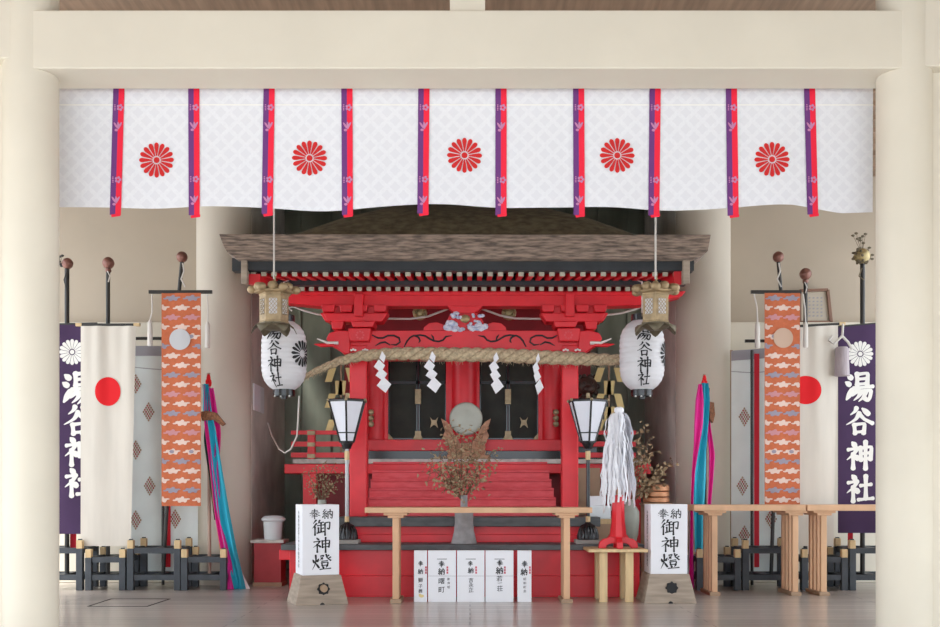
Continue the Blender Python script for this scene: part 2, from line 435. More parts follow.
def petal_crest(mb, cx, cz, r, y, mi=0, n=16, core=True, gap=0.86):
    fy = y if callable(y) else (lambda a,b: y)
    for k in range(n):
        a0 = 2*pi*k/n
        hw = pi/n*gap
        pts = []
        for rad, sx in ((0.24,-0.8),(0.80,-1),(0.90,-0.86),(0.97,-0.5),(1.0,0),(0.97,0.5),(0.90,0.86),(0.80,1),(0.24,0.8)):
            a = a0 + hw*sx
            pts.append((cx+r*rad*sin(a), cz+r*rad*cos(a)))
        mb.flat(pts, fy, mi)
    if core: mb.disc(cx, cz, r*0.17, r*0.17, fy, mi, 16, 1)

# ------------------------------------------------------------------ the setting
struct(MB().box(-5.6,5.6,6.45,16,-0.12,0).build('floor', M['floor']))
struct(MB().box(-40,40,-40,20,-0.8,-0.6).build('ground', M['ground']))
struct(MB().box(-5.6,5.6,6.25,6.45,-0.6,-0.02).build('step_riser', M['plaster_grey']))
mb = MB()
mb.box(-5.6,5.6,-1.5,12.2,4.45,4.5)  # stretch over the camera is added to keep high sky off the front
for i in range(38): mb.box(-5.6,5.6,-1.4+i*0.36,-1.36+i*0.36,4.41,4.45)
struct(mb.build('ceiling', M['ceiling']))
struct(MB().box(-5.6,-5.45,-1.5,6.9,2.9,4.45).build('wall_shade_left', M['plaster']))  # unseen wall added to dim the front; low light passes beneath
struct(MB().box(5.45,5.6,-1.5,6.9,1.5,4.45).build('wall_shade_right', M['plaster']))  # added out of view to hold side light off the front

PLX, PRX, PY = X(31,7.1), X(904,7.1), 7.1
for nm, x in (('pillar_left',PLX),('pillar_right',PRX)):
    struct(MB().lathe([(0.172,0),(0.172,4.45)], (x,PY,0), 48).build(nm, M['plaster']))
zb, zt = Z(68.5,6.945), Z(10,6.945)
struct(MB().box(PLX,PRX,6.945,7.30,zb,zt).build('beam_front', M['plaster'], bevel=0.008))
struct(MB().box(PLX-3,PLX,6.945,7.235,Z(58,6.945),zt+0.5).build('beam_left', M['plaster'], bevel=0.008))
struct(MB().box(PRX,PRX+3,6.945,7.235,Z(66,6.945),zt+0.5).build('beam_right', M['plaster'], bevel=0.008))
struct(MB().box(PLX-2.2,PLX,7.06,7.16,0,Z(58,6.95)).build('wall_front_left', M['plaster']))
struct(MB().box(PRX,PRX+2.2,7.06,7.16,0,Z(66,6.95)).build('wall_front_right', M['plaster']))
struct(MB().box(X(450,7.0),X(485,7.0),6.97,7.2,zt,4.45).build('trim_1', M['plaster']))

WL, WR = X(250,11.8), X(677,11.8)                          # edges of the recess
DW = 11.85
for nm, px in (('pillar_rear_left',223.5),('pillar_rear_right',703.5)):
    struct(MB().lathe([(0.288,0),(0.288,4.45)], (X(px,11.8),11.82,0), 56).build(nm, M['plaster_column']))
lz = Z(322,11.85)
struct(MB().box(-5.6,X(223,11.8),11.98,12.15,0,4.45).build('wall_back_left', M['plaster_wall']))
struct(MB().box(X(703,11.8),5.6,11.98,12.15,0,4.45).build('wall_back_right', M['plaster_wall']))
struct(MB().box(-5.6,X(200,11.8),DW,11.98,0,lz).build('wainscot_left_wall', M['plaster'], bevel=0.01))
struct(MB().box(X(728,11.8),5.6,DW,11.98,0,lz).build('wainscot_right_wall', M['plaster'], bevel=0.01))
for nm,a,b in (('wall_recess_left',WL-0.12,WL),('wall_recess_right',WR,WR+0.12)):       # opening level with the eave is added to let light into the recess
    mb = MB()
    mb.box(a,b,11.9,14.2,0,2.93); mb.box(a,b,11.9,14.2,3.72,4.9); mb.box(a,b,11.9,12.5,2.93,3.72); mb.box(a,b,13.8,14.2,2.93,3.72)
    struct(mb.build(nm, M['plaster_grey']))
mb = MB(); mb.box(WL,WR,14.0,14.15,0,4.9)
for i in range(12): mb.box(WL+0.18+i*0.38, WL+0.21+i*0.38, 13.97,14.0,0,4.9)
struct(mb.build('wall_recess_back', M['green_wall']))
struct(MB().box(WL,WR,11.9,14.2,4.9,5.0).build('ceiling_recess', M['black_matt']))
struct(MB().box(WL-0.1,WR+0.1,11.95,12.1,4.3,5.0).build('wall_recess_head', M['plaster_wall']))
# hatch in the floor boards
mb = MB()
h = [(88,606.5),(147,606.5),(170,599),(111,599)]
q = [Vector((X(a, F/(b-HY)), F/(b-HY), 0.0015)) for a,b in h]
for i in range(4): mb.bar(q[i], q[(i+1)%4], 0.014, 0.003)
struct(mb.build('trim_2', M['ink']))

# ------------------------------------------------------------------ the curtain between the front pillars
CD = 7.36
def cy(x,z):
    t = max(0.0, min(1.0, (3.66-z)/0.8))
    return CD + 0.012*t*sin(x*5.1+0.6) + 0.007*t*sin(x*11.3)
cur = thing('shrine_curtain', 'white damask curtain with red crests hanging under the front plaster beam', 'curtain', (0,CD,2.86))
xl, xr = X(59,CD), X(873,CD)
zt_, zb_ = 3.73, Z(209,CD)
def czf(u,t,z):
    sag = 0.012*sin(u*pi*5)+0.010*cos(u*pi*9) - (0.03*max(0,1-abs(u-0.96)/0.06)) + 0.012*sin(pi*u)
    return z + sag*t
MB().cloth(xl,xr,zb_,zt_,cy,160,14,0,czf).build('fabric', M['curtain'], cur)
mb = MB()
mb.tube([(xl,7.318,zt_-0.03),(xr,7.318,zt_-0.03)], 0.02, 8)
mb.build('rod', M['pale_wood'], cur)
mb = MB()
for i in range(80):
    xa = xl+(xr-xl)*i/80; xb = xa+(xr-xl)/80
    za = Z(105,CD)
    mb.add([(xa,cy(xa,za)-0.004,za-0.005),(xb,cy(xb,za)-0.004,za-0.005),(xb,cy(xb,za)-0.004,za+0.004),(xa,cy(xa,za)-0.004,za+0.004)],[(0,1,2,3)])
mb.build('seam', M['cloth_white'], cur)
rb = [(119.5,115.5,215),(194,195,216),(269.5,267.5,214.5),(347,347.5,215.5),(424,423,214),(501,501,215),(578.5,579,215.5),(655,654,215.5),(731,733,216),(809,812.5,215)]
for a, b, yb in rb:
    mb = MB()
    hw = S(5.6,CD)
    z1 = zt_; z0 = Z(yb,CD); n = 14
    fx = lambda z: X(a,CD)+(X(b,CD)-X(a,CD))*(z1-z)/(z1-z0)
    fy = lambda x,z: cy(x,z)-0.008
    for side, mi in ((-1,0),(1,1)):
        pr = []
        for i in range(n+1):
            z = z1+(z0-z1)*i/n
            c = fx(z); l, r = (c-hw, c-0.0005) if side < 0 else (c-0.0005, c+hw)
            pr.append(((l,fy(l,z),z),(r,fy(r,z),z)))
        mb.ribbon(pr, mi)
    # folded tip
    c = fx(z0); 
    mb.add([(c-hw*0.7,CD-0.012,z0),(c+hw*1.05,CD-0.012,z0+0.008),(c+hw*1.0,CD-0.013,z0-0.010),(c-hw*0.6,CD-0.013,z0-0.018)],[(0,3,2,1)],1)
    for py in (108,126,180,200):
        z = Z(py,CD); c = fx(z)
        g = lambda x,z: cy(x,z)-0.011
        if py in (108,180):
            for k in range(5):
                aa = 2*pi*k/5
                mb.disc(c+0.012+0.015*cos(aa), z+0.015*sin(aa), 0.009,0.009, g, 2, 8, 1)
            for k in range(4): mb.disc(c-0.022, z-0.016+0.011*k, 0.006,0.004, g, 2, 6, 1)
        else:
            for sx, rot in ((-0.012,0.6),(0.014,-0.5),(0.004,0.1)):
                pts = []
                for k in range(10):
                    aa = 2*pi*k/10; ux = 0.007*cos(aa); uz = 0.026*sin(aa)
                    pts.append((c+sx+ux*cos(rot)-uz*sin(rot), z+ux*sin(rot)+uz*cos(rot)))
                mb.flat(pts, g, 2)
            mb.disc(c-0.010, z-0.03, 0.012,0.009, g, 2, 8, 1)
    mb.build('ribbon', [M['ribbon_purple'],M['ribbon_red'],M['ribbon_motif']], cur)
for px, py in ((156.5,160),(309.5,158),(464.5,155.5),(617,156),(771.5,160)):
    mb = MB(); petal_crest(mb, X(px,CD), Z(py,CD), S(17.6,CD), lambda x,z: cy(x,z)-0.006, gap=0.80)
    mb.build('crest', M['crest_red'], cur)

# ------------------------------------------------------------------ the red shrine
sh = thing('shrine', 'red lacquered shrine with weathered wooden eave and steps in the recess', 'shrine', (0,11.2,0))
# roof
rf = MB()
dR = 9.9
rf.pprism([(219,234),(711,234.5),(708,251),(703,255),(694,258.5),(236,258.5),(227,252),(223.5,246)], dR, dR+0.42).build('roof_edge', M['eave'], sh, bevel=0.006)
mb = MB()                                                   # bark covered slope, hipped and swelling in the middle
n, k = 40, 10
for i in range(k+1):
    t = i/k
    d = dR+0.12+2.9*t
    for j in range(n+1):
        u = -1+2*j/n
        x = -0.045 + u*(2.0-0.55*t)
        ed = max(0.0, 1-abs(u)**4.0)
        z = Z(235,dR)-0.02 + (0.95*t+0.22*min(1,t*4)**0.8)*ed**0.9
        mb.v.append((x,d,z))
for i in range(k):
    for j in range(n):
        a = i*(n+1)+j
        mb.f.append([a,a+1,a+n+2,a+n+1]); mb.m.append(0); mb.s.append(True)
mb.build('roof_slope', M['bark'], sh)
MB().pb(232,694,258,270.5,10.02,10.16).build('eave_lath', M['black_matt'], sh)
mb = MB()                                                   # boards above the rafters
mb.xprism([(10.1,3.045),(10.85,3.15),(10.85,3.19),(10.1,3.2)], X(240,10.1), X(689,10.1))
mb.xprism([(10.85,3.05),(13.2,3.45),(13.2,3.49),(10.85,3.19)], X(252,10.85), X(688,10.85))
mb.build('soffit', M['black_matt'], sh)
for s_, e_ in (((241,247),-1),((683,690),1)):
    MB().xprism([(9.98,Z(259,9.98)),(9.98,Z(284,9.98)),(12.6,Z(284,9.98)+0.42),(12.6,Z(259,9.98)+0.42)], X(s_[0],9.98), X(s_[1],9.98)).build('bargeboard', M['grey_wood'], sh, bevel=0.006)
MB().xprism([(10.06,Z(274,10.06)),(10.06,Z(284,10.06)),(10.9,2.99),(10.9,3.06)], X(247,10.06), X(260,10.06)).build('eave_end', M['red'], sh)
MB().xprism([(10.06,Z(268,10.06)),(10.06,Z(284,10.06)),(10.9,2.99),(10.9,3.06)], X(674,10.06), X(683,10.06)).build('eave_end', M['red'], sh)
def rafter(x, d0, z0, d1, z1, wd, ht):
    m = MB(); a = Vector((x,d0,z0)); b = Vector((x,d1,z1))
    m.bar(a, b, wd, ht, 0)
    t = (b-a).normalized()
    m.bar(a-t*0.006, a+t*0.004, wd*1.02, ht*1.02, 1)
    m.build('rafter', [M['red'],M['tip']], sh)
sp = 0.0945
for i in range(42):
    x = X(253.5,10.1) + i*sp
    rafter(x, 10.1, Z(273,10.1), 10.86, 3.085, 0.047, 0.058)
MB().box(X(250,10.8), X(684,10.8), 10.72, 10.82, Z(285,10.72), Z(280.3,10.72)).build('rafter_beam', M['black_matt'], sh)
for i in range(41):
    x = X(253.5,10.1) + sp*0.5 + i*sp
    rafter(x, 10.85, Z(288,10.85), 12.4, 3.25, 0.047, 0.058)
# purlin and brackets
mb = MB()
mb.pprism([(258,291),(686,291),(682,296),(664,301),(640,305),(612,306),(318,306),(288,303),(268,298)], 10.96, 11.16)
mb.pprism([(300,291.5),(640,291.5),(640,295),(300,295)], 10.93, 10.96)
mb.build('purlin', M['red'], sh, bevel=0.006)
def bracket(c, sgn):
    g = lambda a,b: (c+sgn*a, b)
    mb = MB()
    # boat shaped arm
    mb.pprism([g(-39,303),g(27,303),g(25,312),g(31,313),g(26,321),g(-33,321),g(-38,313),g(-33,312)], 10.99, 11.12)
    for a in (-30,-12,3,22): mb.pprism([g(a-7,304.5),g(a+7,304.5),g(a+5.5,311.5),g(a-5.5,311.5)], 10.90, 11.18)
    mb.pprism([g(-4,293),g(5,293),g(5,316),g(-4,316)], 10.86, 11.2)
    mb.pprism([g(-35,313),g(30,313),g(24,321.5),g(-31,321.5)], 10.93, 11.16)
    # bearing blocks
    mb.pprism([g(-8,321),g(17,321),g(15,327),g(-5,327)], 10.88, 11.2)
    mb.pprism([g(-27,321),g(-14,321),g(-16,329),g(-26,329)], 10.94, 11.14)
    mb.pprism([g(-10,328),g(13,328),g(11,341),g(-8,341)], 10.86, 11.2)
    mb.build('bracket', M['red'], sh, bevel=0.008)
    mb = MB()                                               # carved nose with pale tusk
    mb.pprism([g(-8,331),g(-20,330),g(-29,333),g(-32,339),g(-27,345),g(-20,349),g(-14,354),g(-8,354)], 10.92, 11.14)
    o = mb.build('carved_nose', M['red'], sh, bevel=0.01)
    mb = MB()
    mb.tube([(X(c-sgn*20,10.9),10.9,Z(343,10.9)),(X(c-sgn*30,10.9),10.85,Z(343.5,10.9)),(X(c-sgn*40,10.9),10.84,Z(339.5,10.9))],[0.018,0.014,0.005],8,0)
    mb.tube([(X(c-sgn*24,10.88),10.88,Z(345.5,10.9)),(X(c-sgn*36,10.88),10.85,Z(346,10.9)),(X(c-sgn*43,10.9),10.84,Z(345,10.9))],[0.016,0.02,0.004],8,1)
    mb.build('tusk', [M['cloth_white'],M['red']], o)
    mb = MB()
    for k in range(8):
        a = 2*pi*k/8
        mb.disc(X(c+sgn*2,10.85)+0.035*cos(a), Z(335,10.85)+0.035*sin(a), 0.011,0.011, 10.852, 0, 8, 1)
    mb.build('boss', M['red_worn'], sh)
    for dx in (-4,6):
        m2 = MB()
        for q in range(3): m2.disc(X(c+dx*1.2+q*2-2,10.9), Z(350.2-(q==1)*0.8,10.9), S(1.3,10.9),S(1.1,10.9), 10.90, 0, 8, 1)
        m2.build('white_fitting', M['cloth_white'], sh)
bracket(358, 1); bracket(570.5, -1)
mb = MB()
mb.pprism([(345,330.5),(583,330.5),(583,346),(560,351),(367,351),(345,346)], 10.98, 11.13)
cb = mb.build('carved_beam', M['red'], sh, bevel=0.006)
SCR = []
def scroll(pts, r=0.009): SCR.append((pts, r))
scroll([(404,347),(407,341),(410,337.5),(414,335.5),(418,337),(420,341)])
scroll([(415,335.5),(420,335),(425,336),(430,339),(434,341),(439,341.5),(443,340),(446,336.5),(452,335.5)])
scroll([(434,341),(433,337),(431,334.5)])
scroll([(419,337),(420,341),(418.5,343)])
scroll([(372,335),(378,338),(383,338),(388,335.5),(394,335.5),(399,338),(400,342),(396,345),(391,344.5)])
scroll([(390,345),(385,342),(380,343),(375,346)])
for fl in (0,1):
    for pts, r in SCR:
        MB().tube([(X(a if not fl else 930-a,10.975), 10.975, Z(b,10.975)) for a,b in pts], [r*0.6]+[r]*(len(pts)-2)+[r*0.3], 6).build('scroll_line', M['ink'], cb)
# frog-leg strut and painted carving
kd = 11.0
mb = MB()
mb.pprism([(423,331.5),(424,327),(429,323),(437,322),(445,325),(449,316),(456,311),(474,311),(481,316),(485,325),(493,322),(501,323),(506,327),(507,331.5)], 11.02, 11.12)
mb.pprism([(438,300),(492,300),(489,306),(483,306),(478,311),(473,313),(457,313),(452,311),(447,306),(441,306)], 10.98, 11.14)
ks = mb.build('frog_leg_strut', M['red'], sh, bevel=0.006)
mb = MB(); rnd = random.Random(4)
for px,py,a,b in ((448,328,5,4),(453,324,5,4),(447,323,3,3),(455,329,5,3),(452,316,3.5,2.5),(457,314,3.5,2.2),(459,318,2.5,2.5),(462,330,4,2.2),
                  (472,329,5,3),(478,325,4,3),(483,328,5,4),(479,330,5,2.5),(470,325,2.5,2),(474,316,2.5,1.8),(481,317,3.5,2.4),(477,321,2.4,1.8)):
    for q in range(3):
        mb.ball((X(px+rnd.uniform(-2,2),kd), 10.985+rnd.uniform(-0.01,0.01), Z(py+rnd.uniform(-1.2,1.2),kd)), S(1,kd), 0, 8, (a*0.72,2.0,b*0.8))
mb.build('painted_carving', M['carv_blue'], ks)
MB().ball((X(465,kd),10.98,Z(319,kd)), S(5,kd), 0, 12, (1,0.5,0.85)).build('gilt_flower', M['gold'], ks)
for px in (420,509):
    mb = MB(); mb.ball((X(px,11.5),11.5,Z(313,11.5)), S(7.4,11.5), 0, 16, (1,0.7,1))
    for k in range(10):
        a = 2*pi*k/10; mb.ball((X(px,11.5)+0.055*cos(a),11.44,Z(313,11.5)+0.055*sin(a)),0.022,0,8)
    mb.tube([(X(px,11.5),11.5,Z(306,11.5)),(X(px,11.5),11.5,Z(288,11.5))],0.006,6)
    mb.build('gilt_boss', M['gold'], sh)
# porch posts
for a,b in ((349.5,367),(562,578.5)):
    MB().pb(a,b,345,517,10.96,11.13).build('porch_post', M['red'], sh, bevel=0.012)
# hall front
hd = 12.6
MB().pb(345,590,286,350,12.45,12.6).build('upper_wall', M['red_shaded'], sh)
MB().pb(362,566,350,360,12.42,12.6).build('lintel', M['red'], sh, bevel=0.006)
for a,b in ((366,386),(450.5,478),(541,562)):
    MB().lathe([(S((b-a)/2,12.5),0),(S((b-a)/2,12.5),Z(352,12.5)-1.3)], (X((a+b)/2,12.5),12.56,1.3), 24).build('pillar', M['red'], sh)
for a,b in ((384,388),(446,453),(475.5,479.5),(538.5,543)):
    MB().pb(a,b,357,446,12.5,12.6).build('door_jamb', M['red'], sh)
MB().pb(362,566,439.5,451,12.36,12.6).build('door_sill', M['red'], sh, bevel=0.008)
MB().pb(364,564,451,459.5,12.3,12.6).build('black_band', M['black'], sh)
def leaf(a,b):
    o = MB().pb(a,b,356,441,12.58,12.64).build('door', M['door'], sh)
    mb = MB()
    for c,e in ((358,360),(381,384),(438,441)): mb.pb(a,b,c,e,12.565,12.58)
    mb.pb(a,a+1.5,356,441,12.565,12.58); mb.pb(b-1.5,b,356,441,12.565,12.58)
    mb.build('door_frame', M['black'], o)
    return o
for a,m,b in ((388,418,446.5),(479.5,508,538.5)):
    l1 = leaf(a,m-0.4); l2 = leaf(m+0.4,b)
    mb = MB()
    mb.pb(m-3,m+3,389,404,12.545,12.575); mb.pb(m-2.2,m+2.2,392,401,12.535,12.55)
    mb.build('hinge_plate', M['brass'], l1, bevel=0.004)
    for px in (a+3, m-2): 
        MB().pprism([(px-3,441),(px-3+0.0,433),(px,436),(px+3.5,441)] if px<m-5 else [(px-4,441),(px-1,435),(px-1,431),(px+2,431),(px+2,441)], 12.55, 12.575).build('corner_plate', M['brass'], l1)
    for px in (m+2, b-3):
        MB().pprism([(px-2,441),(px-2,431),(px+1,431),(px+1,435),(px+4,441)] if px<m+5 else [(px-3.5,441),(px,436),(px+3,433),(px+3,441)], 12.55, 12.575).build('corner_plate', M['brass'], l2)
    q = m+16
    MB().pprism([(q-4,417),(q-1.5,420),(q+1.5,420),(q+4,417),(q+2.5,422),(q+4,428),(q+1,425),(q-1,425),(q-4,428),(q-2.5,422)],12.55,12.575).build('door_fitting', M['brass'], l2)
for px in (371,556):
    mb = MB()
    for py in (412,418,424): mb.ball((X(px,12.36),12.38,Z(py,12.36)),0.035,0,8,(1,0.6,1))
    mb.build('door_hook', M['brass'], sh)
# main hall body behind the doors
MB().box(X(345,12.7),X(590,12.7),12.64,13.5,1.3,3.3).build('hall_body', M['red_shaded'], sh)
# veranda, railing, stair, dais
MB().box(X(293,12.0),X(643,12.0),12.0,13.8,Z(463.5,12.0),Z(459,12.0)).build('veranda_edge', M['white_edge'], sh)
MB().box(X(284,11.9),X(650,11.9),11.92,13.8,Z(473.5,11.92),Z(464,11.92)).build('veranda_beam', M['red'], sh, bevel=0.006)
for a in (303,628):
    MB().pb(a,a+13,473,546,11.95,12.1).build('veranda_post', M['red'], sh)
MB().pb(316,630,473,546,12.3,12.34).build('under_wall', M['red_shaded'], sh)
for a,b,pp in ((291,352,(311,)),(572,636,(626,))):
    mb = MB()
    for y0,y1 in ((430.5,434.5),(441.5,446.5),(452.5,457.5)): mb.pb(a,b,y0,y1,12.05,12.1)
    rl = mb.build('railing', M['red'], sh)
    for p in pp:
        MB().pb(p-3.5,p+3.5,430,459,12.03,12.12).build('railing_post', M['red'], rl)
        mb = MB()
        for y in (431,442.5,454): mb.pb(p-3.8,p+3.8,y,y+4,12.02,12.13)
        mb.build('brass_cap', M['brass'], rl)
for i in range(6):
    z1 = 0.735+0.095*(i+1)+0.0
    d0 = 11.16+0.155*i; xe = X(559-1.2*i,11.1)
    mb = MB()
    mb.box(X(366,11.1),xe,d0,12.3,z1-0.095,z1-0.022)
    mb.box(X(366,11.1),xe,d0-0.025,12.3,z1-0.022,z1)
    mb.build('step', M['red_worn'], sh, bevel=0.003)
mb = MB()
mb.box(X(289,10.3),X(640,10.3),10.32,12.9,0,0.44)
mb.box(X(300,10.3),X(636,10.3),10.28,10.34,0,0.20)
mb.box(X(280,10.4),X(300,10.4),10.35,10.6,Z(560,10.35),0.44)
mb.build('dais', M['red'], sh, bevel=0.006)
MB().box(X(282,10.3),X(644,10.3),10.24,12.9,0.44,0.492).build('dais_top', M['grey_edge'], sh, bevel=0.005)
mb = MB()
mb.box(X(345,10.7),X(592,10.7),10.72,12.5,0.492,0.645)
mb.box(X(345,10.7),X(592,10.7),10.68,10.9,0.492,0.57)
mb.build('upper_dais', M['red'], sh, bevel=0.006)
MB().box(X(338,10.7),X(600,10.7),10.66,12.5,0.645,0.737).build('upper_dais_top', M['grey_edge'], sh, bevel=0.005)

# wire strung between the lanterns
mb = MB()
def wire(pts): mb.tube([P(a,b,11.3) for a,b in pts], 0.011, 6)
wire([(292,311),(289,308),(293,306.5),(305,311),(318,314.5),(345,317),(380,318.5),(410,319),(428,316.5),(445,310),(456,306)])
wire([(474,306),(485,310),(500,315.5),(515,318.5),(545,319),(575,318.5),(600,316),(622,313),(636,309),(642,306)])
tag(mb.build('cable', M['cord'], base=(0,11.3,2.85)), 'thin white cable sagging under the red shrine purlin', 'cable')

# ------------------------------------------------------------------ straw rope and paper streamers
RD = 10.72
rp = [(302,378),(320,369),(340,361),(358,356.5),(385,354),(415,353.5),(450,354.5),(490,355),(530,356.5),(560,358),(585,359),(605,359.5),(626,360)]
rr_ = [2.5,3.6,4.6,5.4,6.2,6.8,7.2,7.3,7.2,7.0,6.6,6.0,5.0]
def lerp_path(t):
    f = t*(len(rp)-1); i = min(int(f),len(rp)-2); u = f-i
    u2 = u
    a,b = rp[i],rp[i+1]
    return a[0]+(b[0]-a[0])*u2, a[1]+(b[1]-a[1])*u2, rr_[i]+(rr_[i+1]-rr_[i])*u2
rope = thing('straw_rope', 'twisted straw rope strung across the front of the red shrine', 'rope', (0,RD,2.2))
for s_ in range(3):
    mb = MB(); pts = []; rad = []
    N = 260
    for i in range(N+1):
        px,py,r = lerp_path(i/N)
        ph = 2*pi*s_/3 - (px-302)/26*2*pi*0.75
        R = S(r,RD)*0.48
        x,y,z = P(px,py,RD)
        pts.append((x, y+R*cos(ph), z+R*sin(ph))); rad.append(S(r,RD)*0.56)
    mb.tube(pts, rad, 8)
    mb.build('strand', M['rope'], rope)
mb = MB(); rnd = random.Random(2)
for i in range(150):
    px,py,r = lerp_path(rnd.random())
    a = P(px,py+r*0.8,RD); x,y,z = a
    mb.tube([a,(x+rnd.uniform(-0.03,0.03),y+rnd.uniform(-0.03,0.0),z-rnd.uniform(0.02,0.05))],[0.0025,0.001],4,0,False)
for px0,py0,sx in ((304,377,-1),(622,360,1)):
    for i in range(50):
        x,y,z = P(px0,py0,RD)
        a = rnd.uniform(-0.5,0.5)
        dx = sx*rnd.uniform(0.05,0.13)
        mb.tube([(x,y+rnd.uniform(-0.03,0.03),z+rnd.uniform(-0.02,0.02)),(x+dx,y-0.05+rnd.uniform(-0.05,0.05),z+dx*a+(-0.04 if sx<0 else 0.0))],[0.006,0.002],4,0,False)
o = mb.build('loose_straw', M['rope'], rope); o['kind'] = 'stuff'
sl = ['leftmost of four on the rope','second from the left on the rope','third from the left on the rope','rightmost of four, turned edge on']
for k,(px,py,sq) in enumerate(((379,358,1.0),(429,358,1.0),(493,359,0.9),(535,360,0.6))):
    d = RD-0.09
    mb = MB()
    for q,(dx,dy,hw,hh) in enumerate(((1.5,-1,3.2,6),(-1.5,8,5.6,6.5),(0.5,16.5,6.0,6.5),(3.2,27,7.2,8))):
        sgn = -1 if k >= 2 else 1
        wq = hw*sq; cx_, cy_ = px+2+dx*(1 if k < 2 else 0.7), py+dy
        pts = [(cx_-wq, cy_+1.0*sgn),(cx_-0.5*sgn, cy_-hh),(cx_+wq, cy_-0.6*sgn),(cx_+1.5*sgn, cy_+hh)]
        mb.add([(X(a,d), d-0.008*q+0.02*(i-1.5)*(q%2-0.5), Z(b,d)) for i,(a,b) in enumerate(pts)], [(0,1,2,3)])
    o = mb.build('paper_streamer', M['paper'], base=P(px,py-4,d), solid=0.003)
    tag(o, 'white zigzag paper streamer, '+sl[k], 'streamer', 'paper streamers on the straw rope')

# ------------------------------------------------------------------ white paper lanterns
def paper_lantern(cx, y0, y1, R, label, txt, crest_a, cord=False, extra=None):
    d = 10.35
    zt, zb = Z(y0,d), Z(y1,d); c = (X(cx,d), d, zb)
    H = zt-zb; r0 = S(R,d)
    t = thing('paper_lantern', label, 'lantern', c, 'round paper lanterns beside the straw rope')
    def rad(u):
        e = abs(2*u-1)
        q = (1-e**4.5*0.62)
        return r0*q
    prof = []
    N = 84
    for i in range(N+1):
        u = i/N
        prof.append((rad(u)*(1+0.012*cos(2*pi*u*14)), H*u))
    prof[0] = (r0*0.42, 0); prof[-1] = (r0*0.42, H)
    MB().lathe(prof, c, 40).build('body', M['paper_lamp'], t)
    mb = MB(); mb.lathe([(r0*0.46,-0.05),(r0*0.48,-0.05),(r0*0.48,0.012),(r0*0.44,0.012)], c, 24)
    mb.lathe([(0.03,-0.075),(0.03,-0.05)], c, 10)
    mb.build('bottom_ring', M['black'], t)
    MB().lathe([(r0*0.46,H-0.01),(r0*0.48,H-0.01),(r0*0.48,H+0.05),(r0*0.44,H+0.05)], c, 24).build('top_ring', M['black'], t)
    for k in range(3):
        a = 0.7+k*1.9
        MB().ball((c[0]+r0*0.4*cos(a), c[1]-r0*0.38, c[2]-0.055), 0.009, 0, 8).build('stud', M['cloth_white'], t)
    MB().tube([(c[0],d,c[2]+H+0.03),(c[0],d,Z(287,10.6)),(c[0],d+0.25,3.02)],0.007,6).build('hanging_cord', M['cord'], t)
    th0 = 0.0
    def wrap(vs, th):      # flat (x,z) offsets -> on the lantern skin
        out = []
        for a,z in vs:
            u = min(0.999,max(0.001,(z-zb)/H)); rr = rad(u)*1.012+0.004
            an = th + a/r0
            out.append((c[0]+rr*sin(an), c[1]-rr*cos(an), z))
        return out
    mb = MB()
    for ch,py,hh,th in txt:
        vs, fs = glyph(ch, 0.007)
        hz = S(hh,d); ww = S(hh*1.02,d)
        mb.add(wrap([(a*ww, Z(py,d)+b*hz) for a,b in vs], th), fs)
    mb.build('lettering', M['ink'], t)
    mb = MB()
    rc = S(13.5,d)
    for k in range(16):
        a0 = 2*pi*k/16; pts = []
        for q,sx in ((0.28,-0.6),(0.8,-1),(0.93,-0.7),(1.0,0),(0.93,0.7),(0.8,1),(0.28,0.6)):
            a = a0+pi/16*0.72*sx; pts.append((rc*q*sin(a), Z(355,d)+rc*q*cos(a)))
        w3 = wrap(pts, crest_a); mb.add(w3, [list(range(len(w3)))])
    mb.build('crest', M['ink'], t)
    if cord:
        mb = MB()
        mb.tube([P(299,396,10.4),P(298,420,10.5),P(297,436,10.6),P(291,449,10.8),P(285,453,11.2),P(279,449,11.6),P(272,436,11.9),P(268,423,12.2)], 0.008, 6)
        mb.build('power_cord', M['cord'], t)
    return t
paper_lantern(284, 321, 391, 22.3, 'white paper lantern with black lettering left of the straw rope', (('湯',334,17,-0.29),('谷',350,15,-0.29),('神',366,15.5,-0.27),('社',381,14.5,-0.25)), 1.08, True)
paper_lantern(642, 320, 391, 22.3, 'white paper lantern with black lettering right of the straw rope', (('湯',336,15,-0.06),('谷',351.5,14.5,-0.06),('神',366.5,14.5,-0.06),('社',380,14,-0.06)), 1.32)

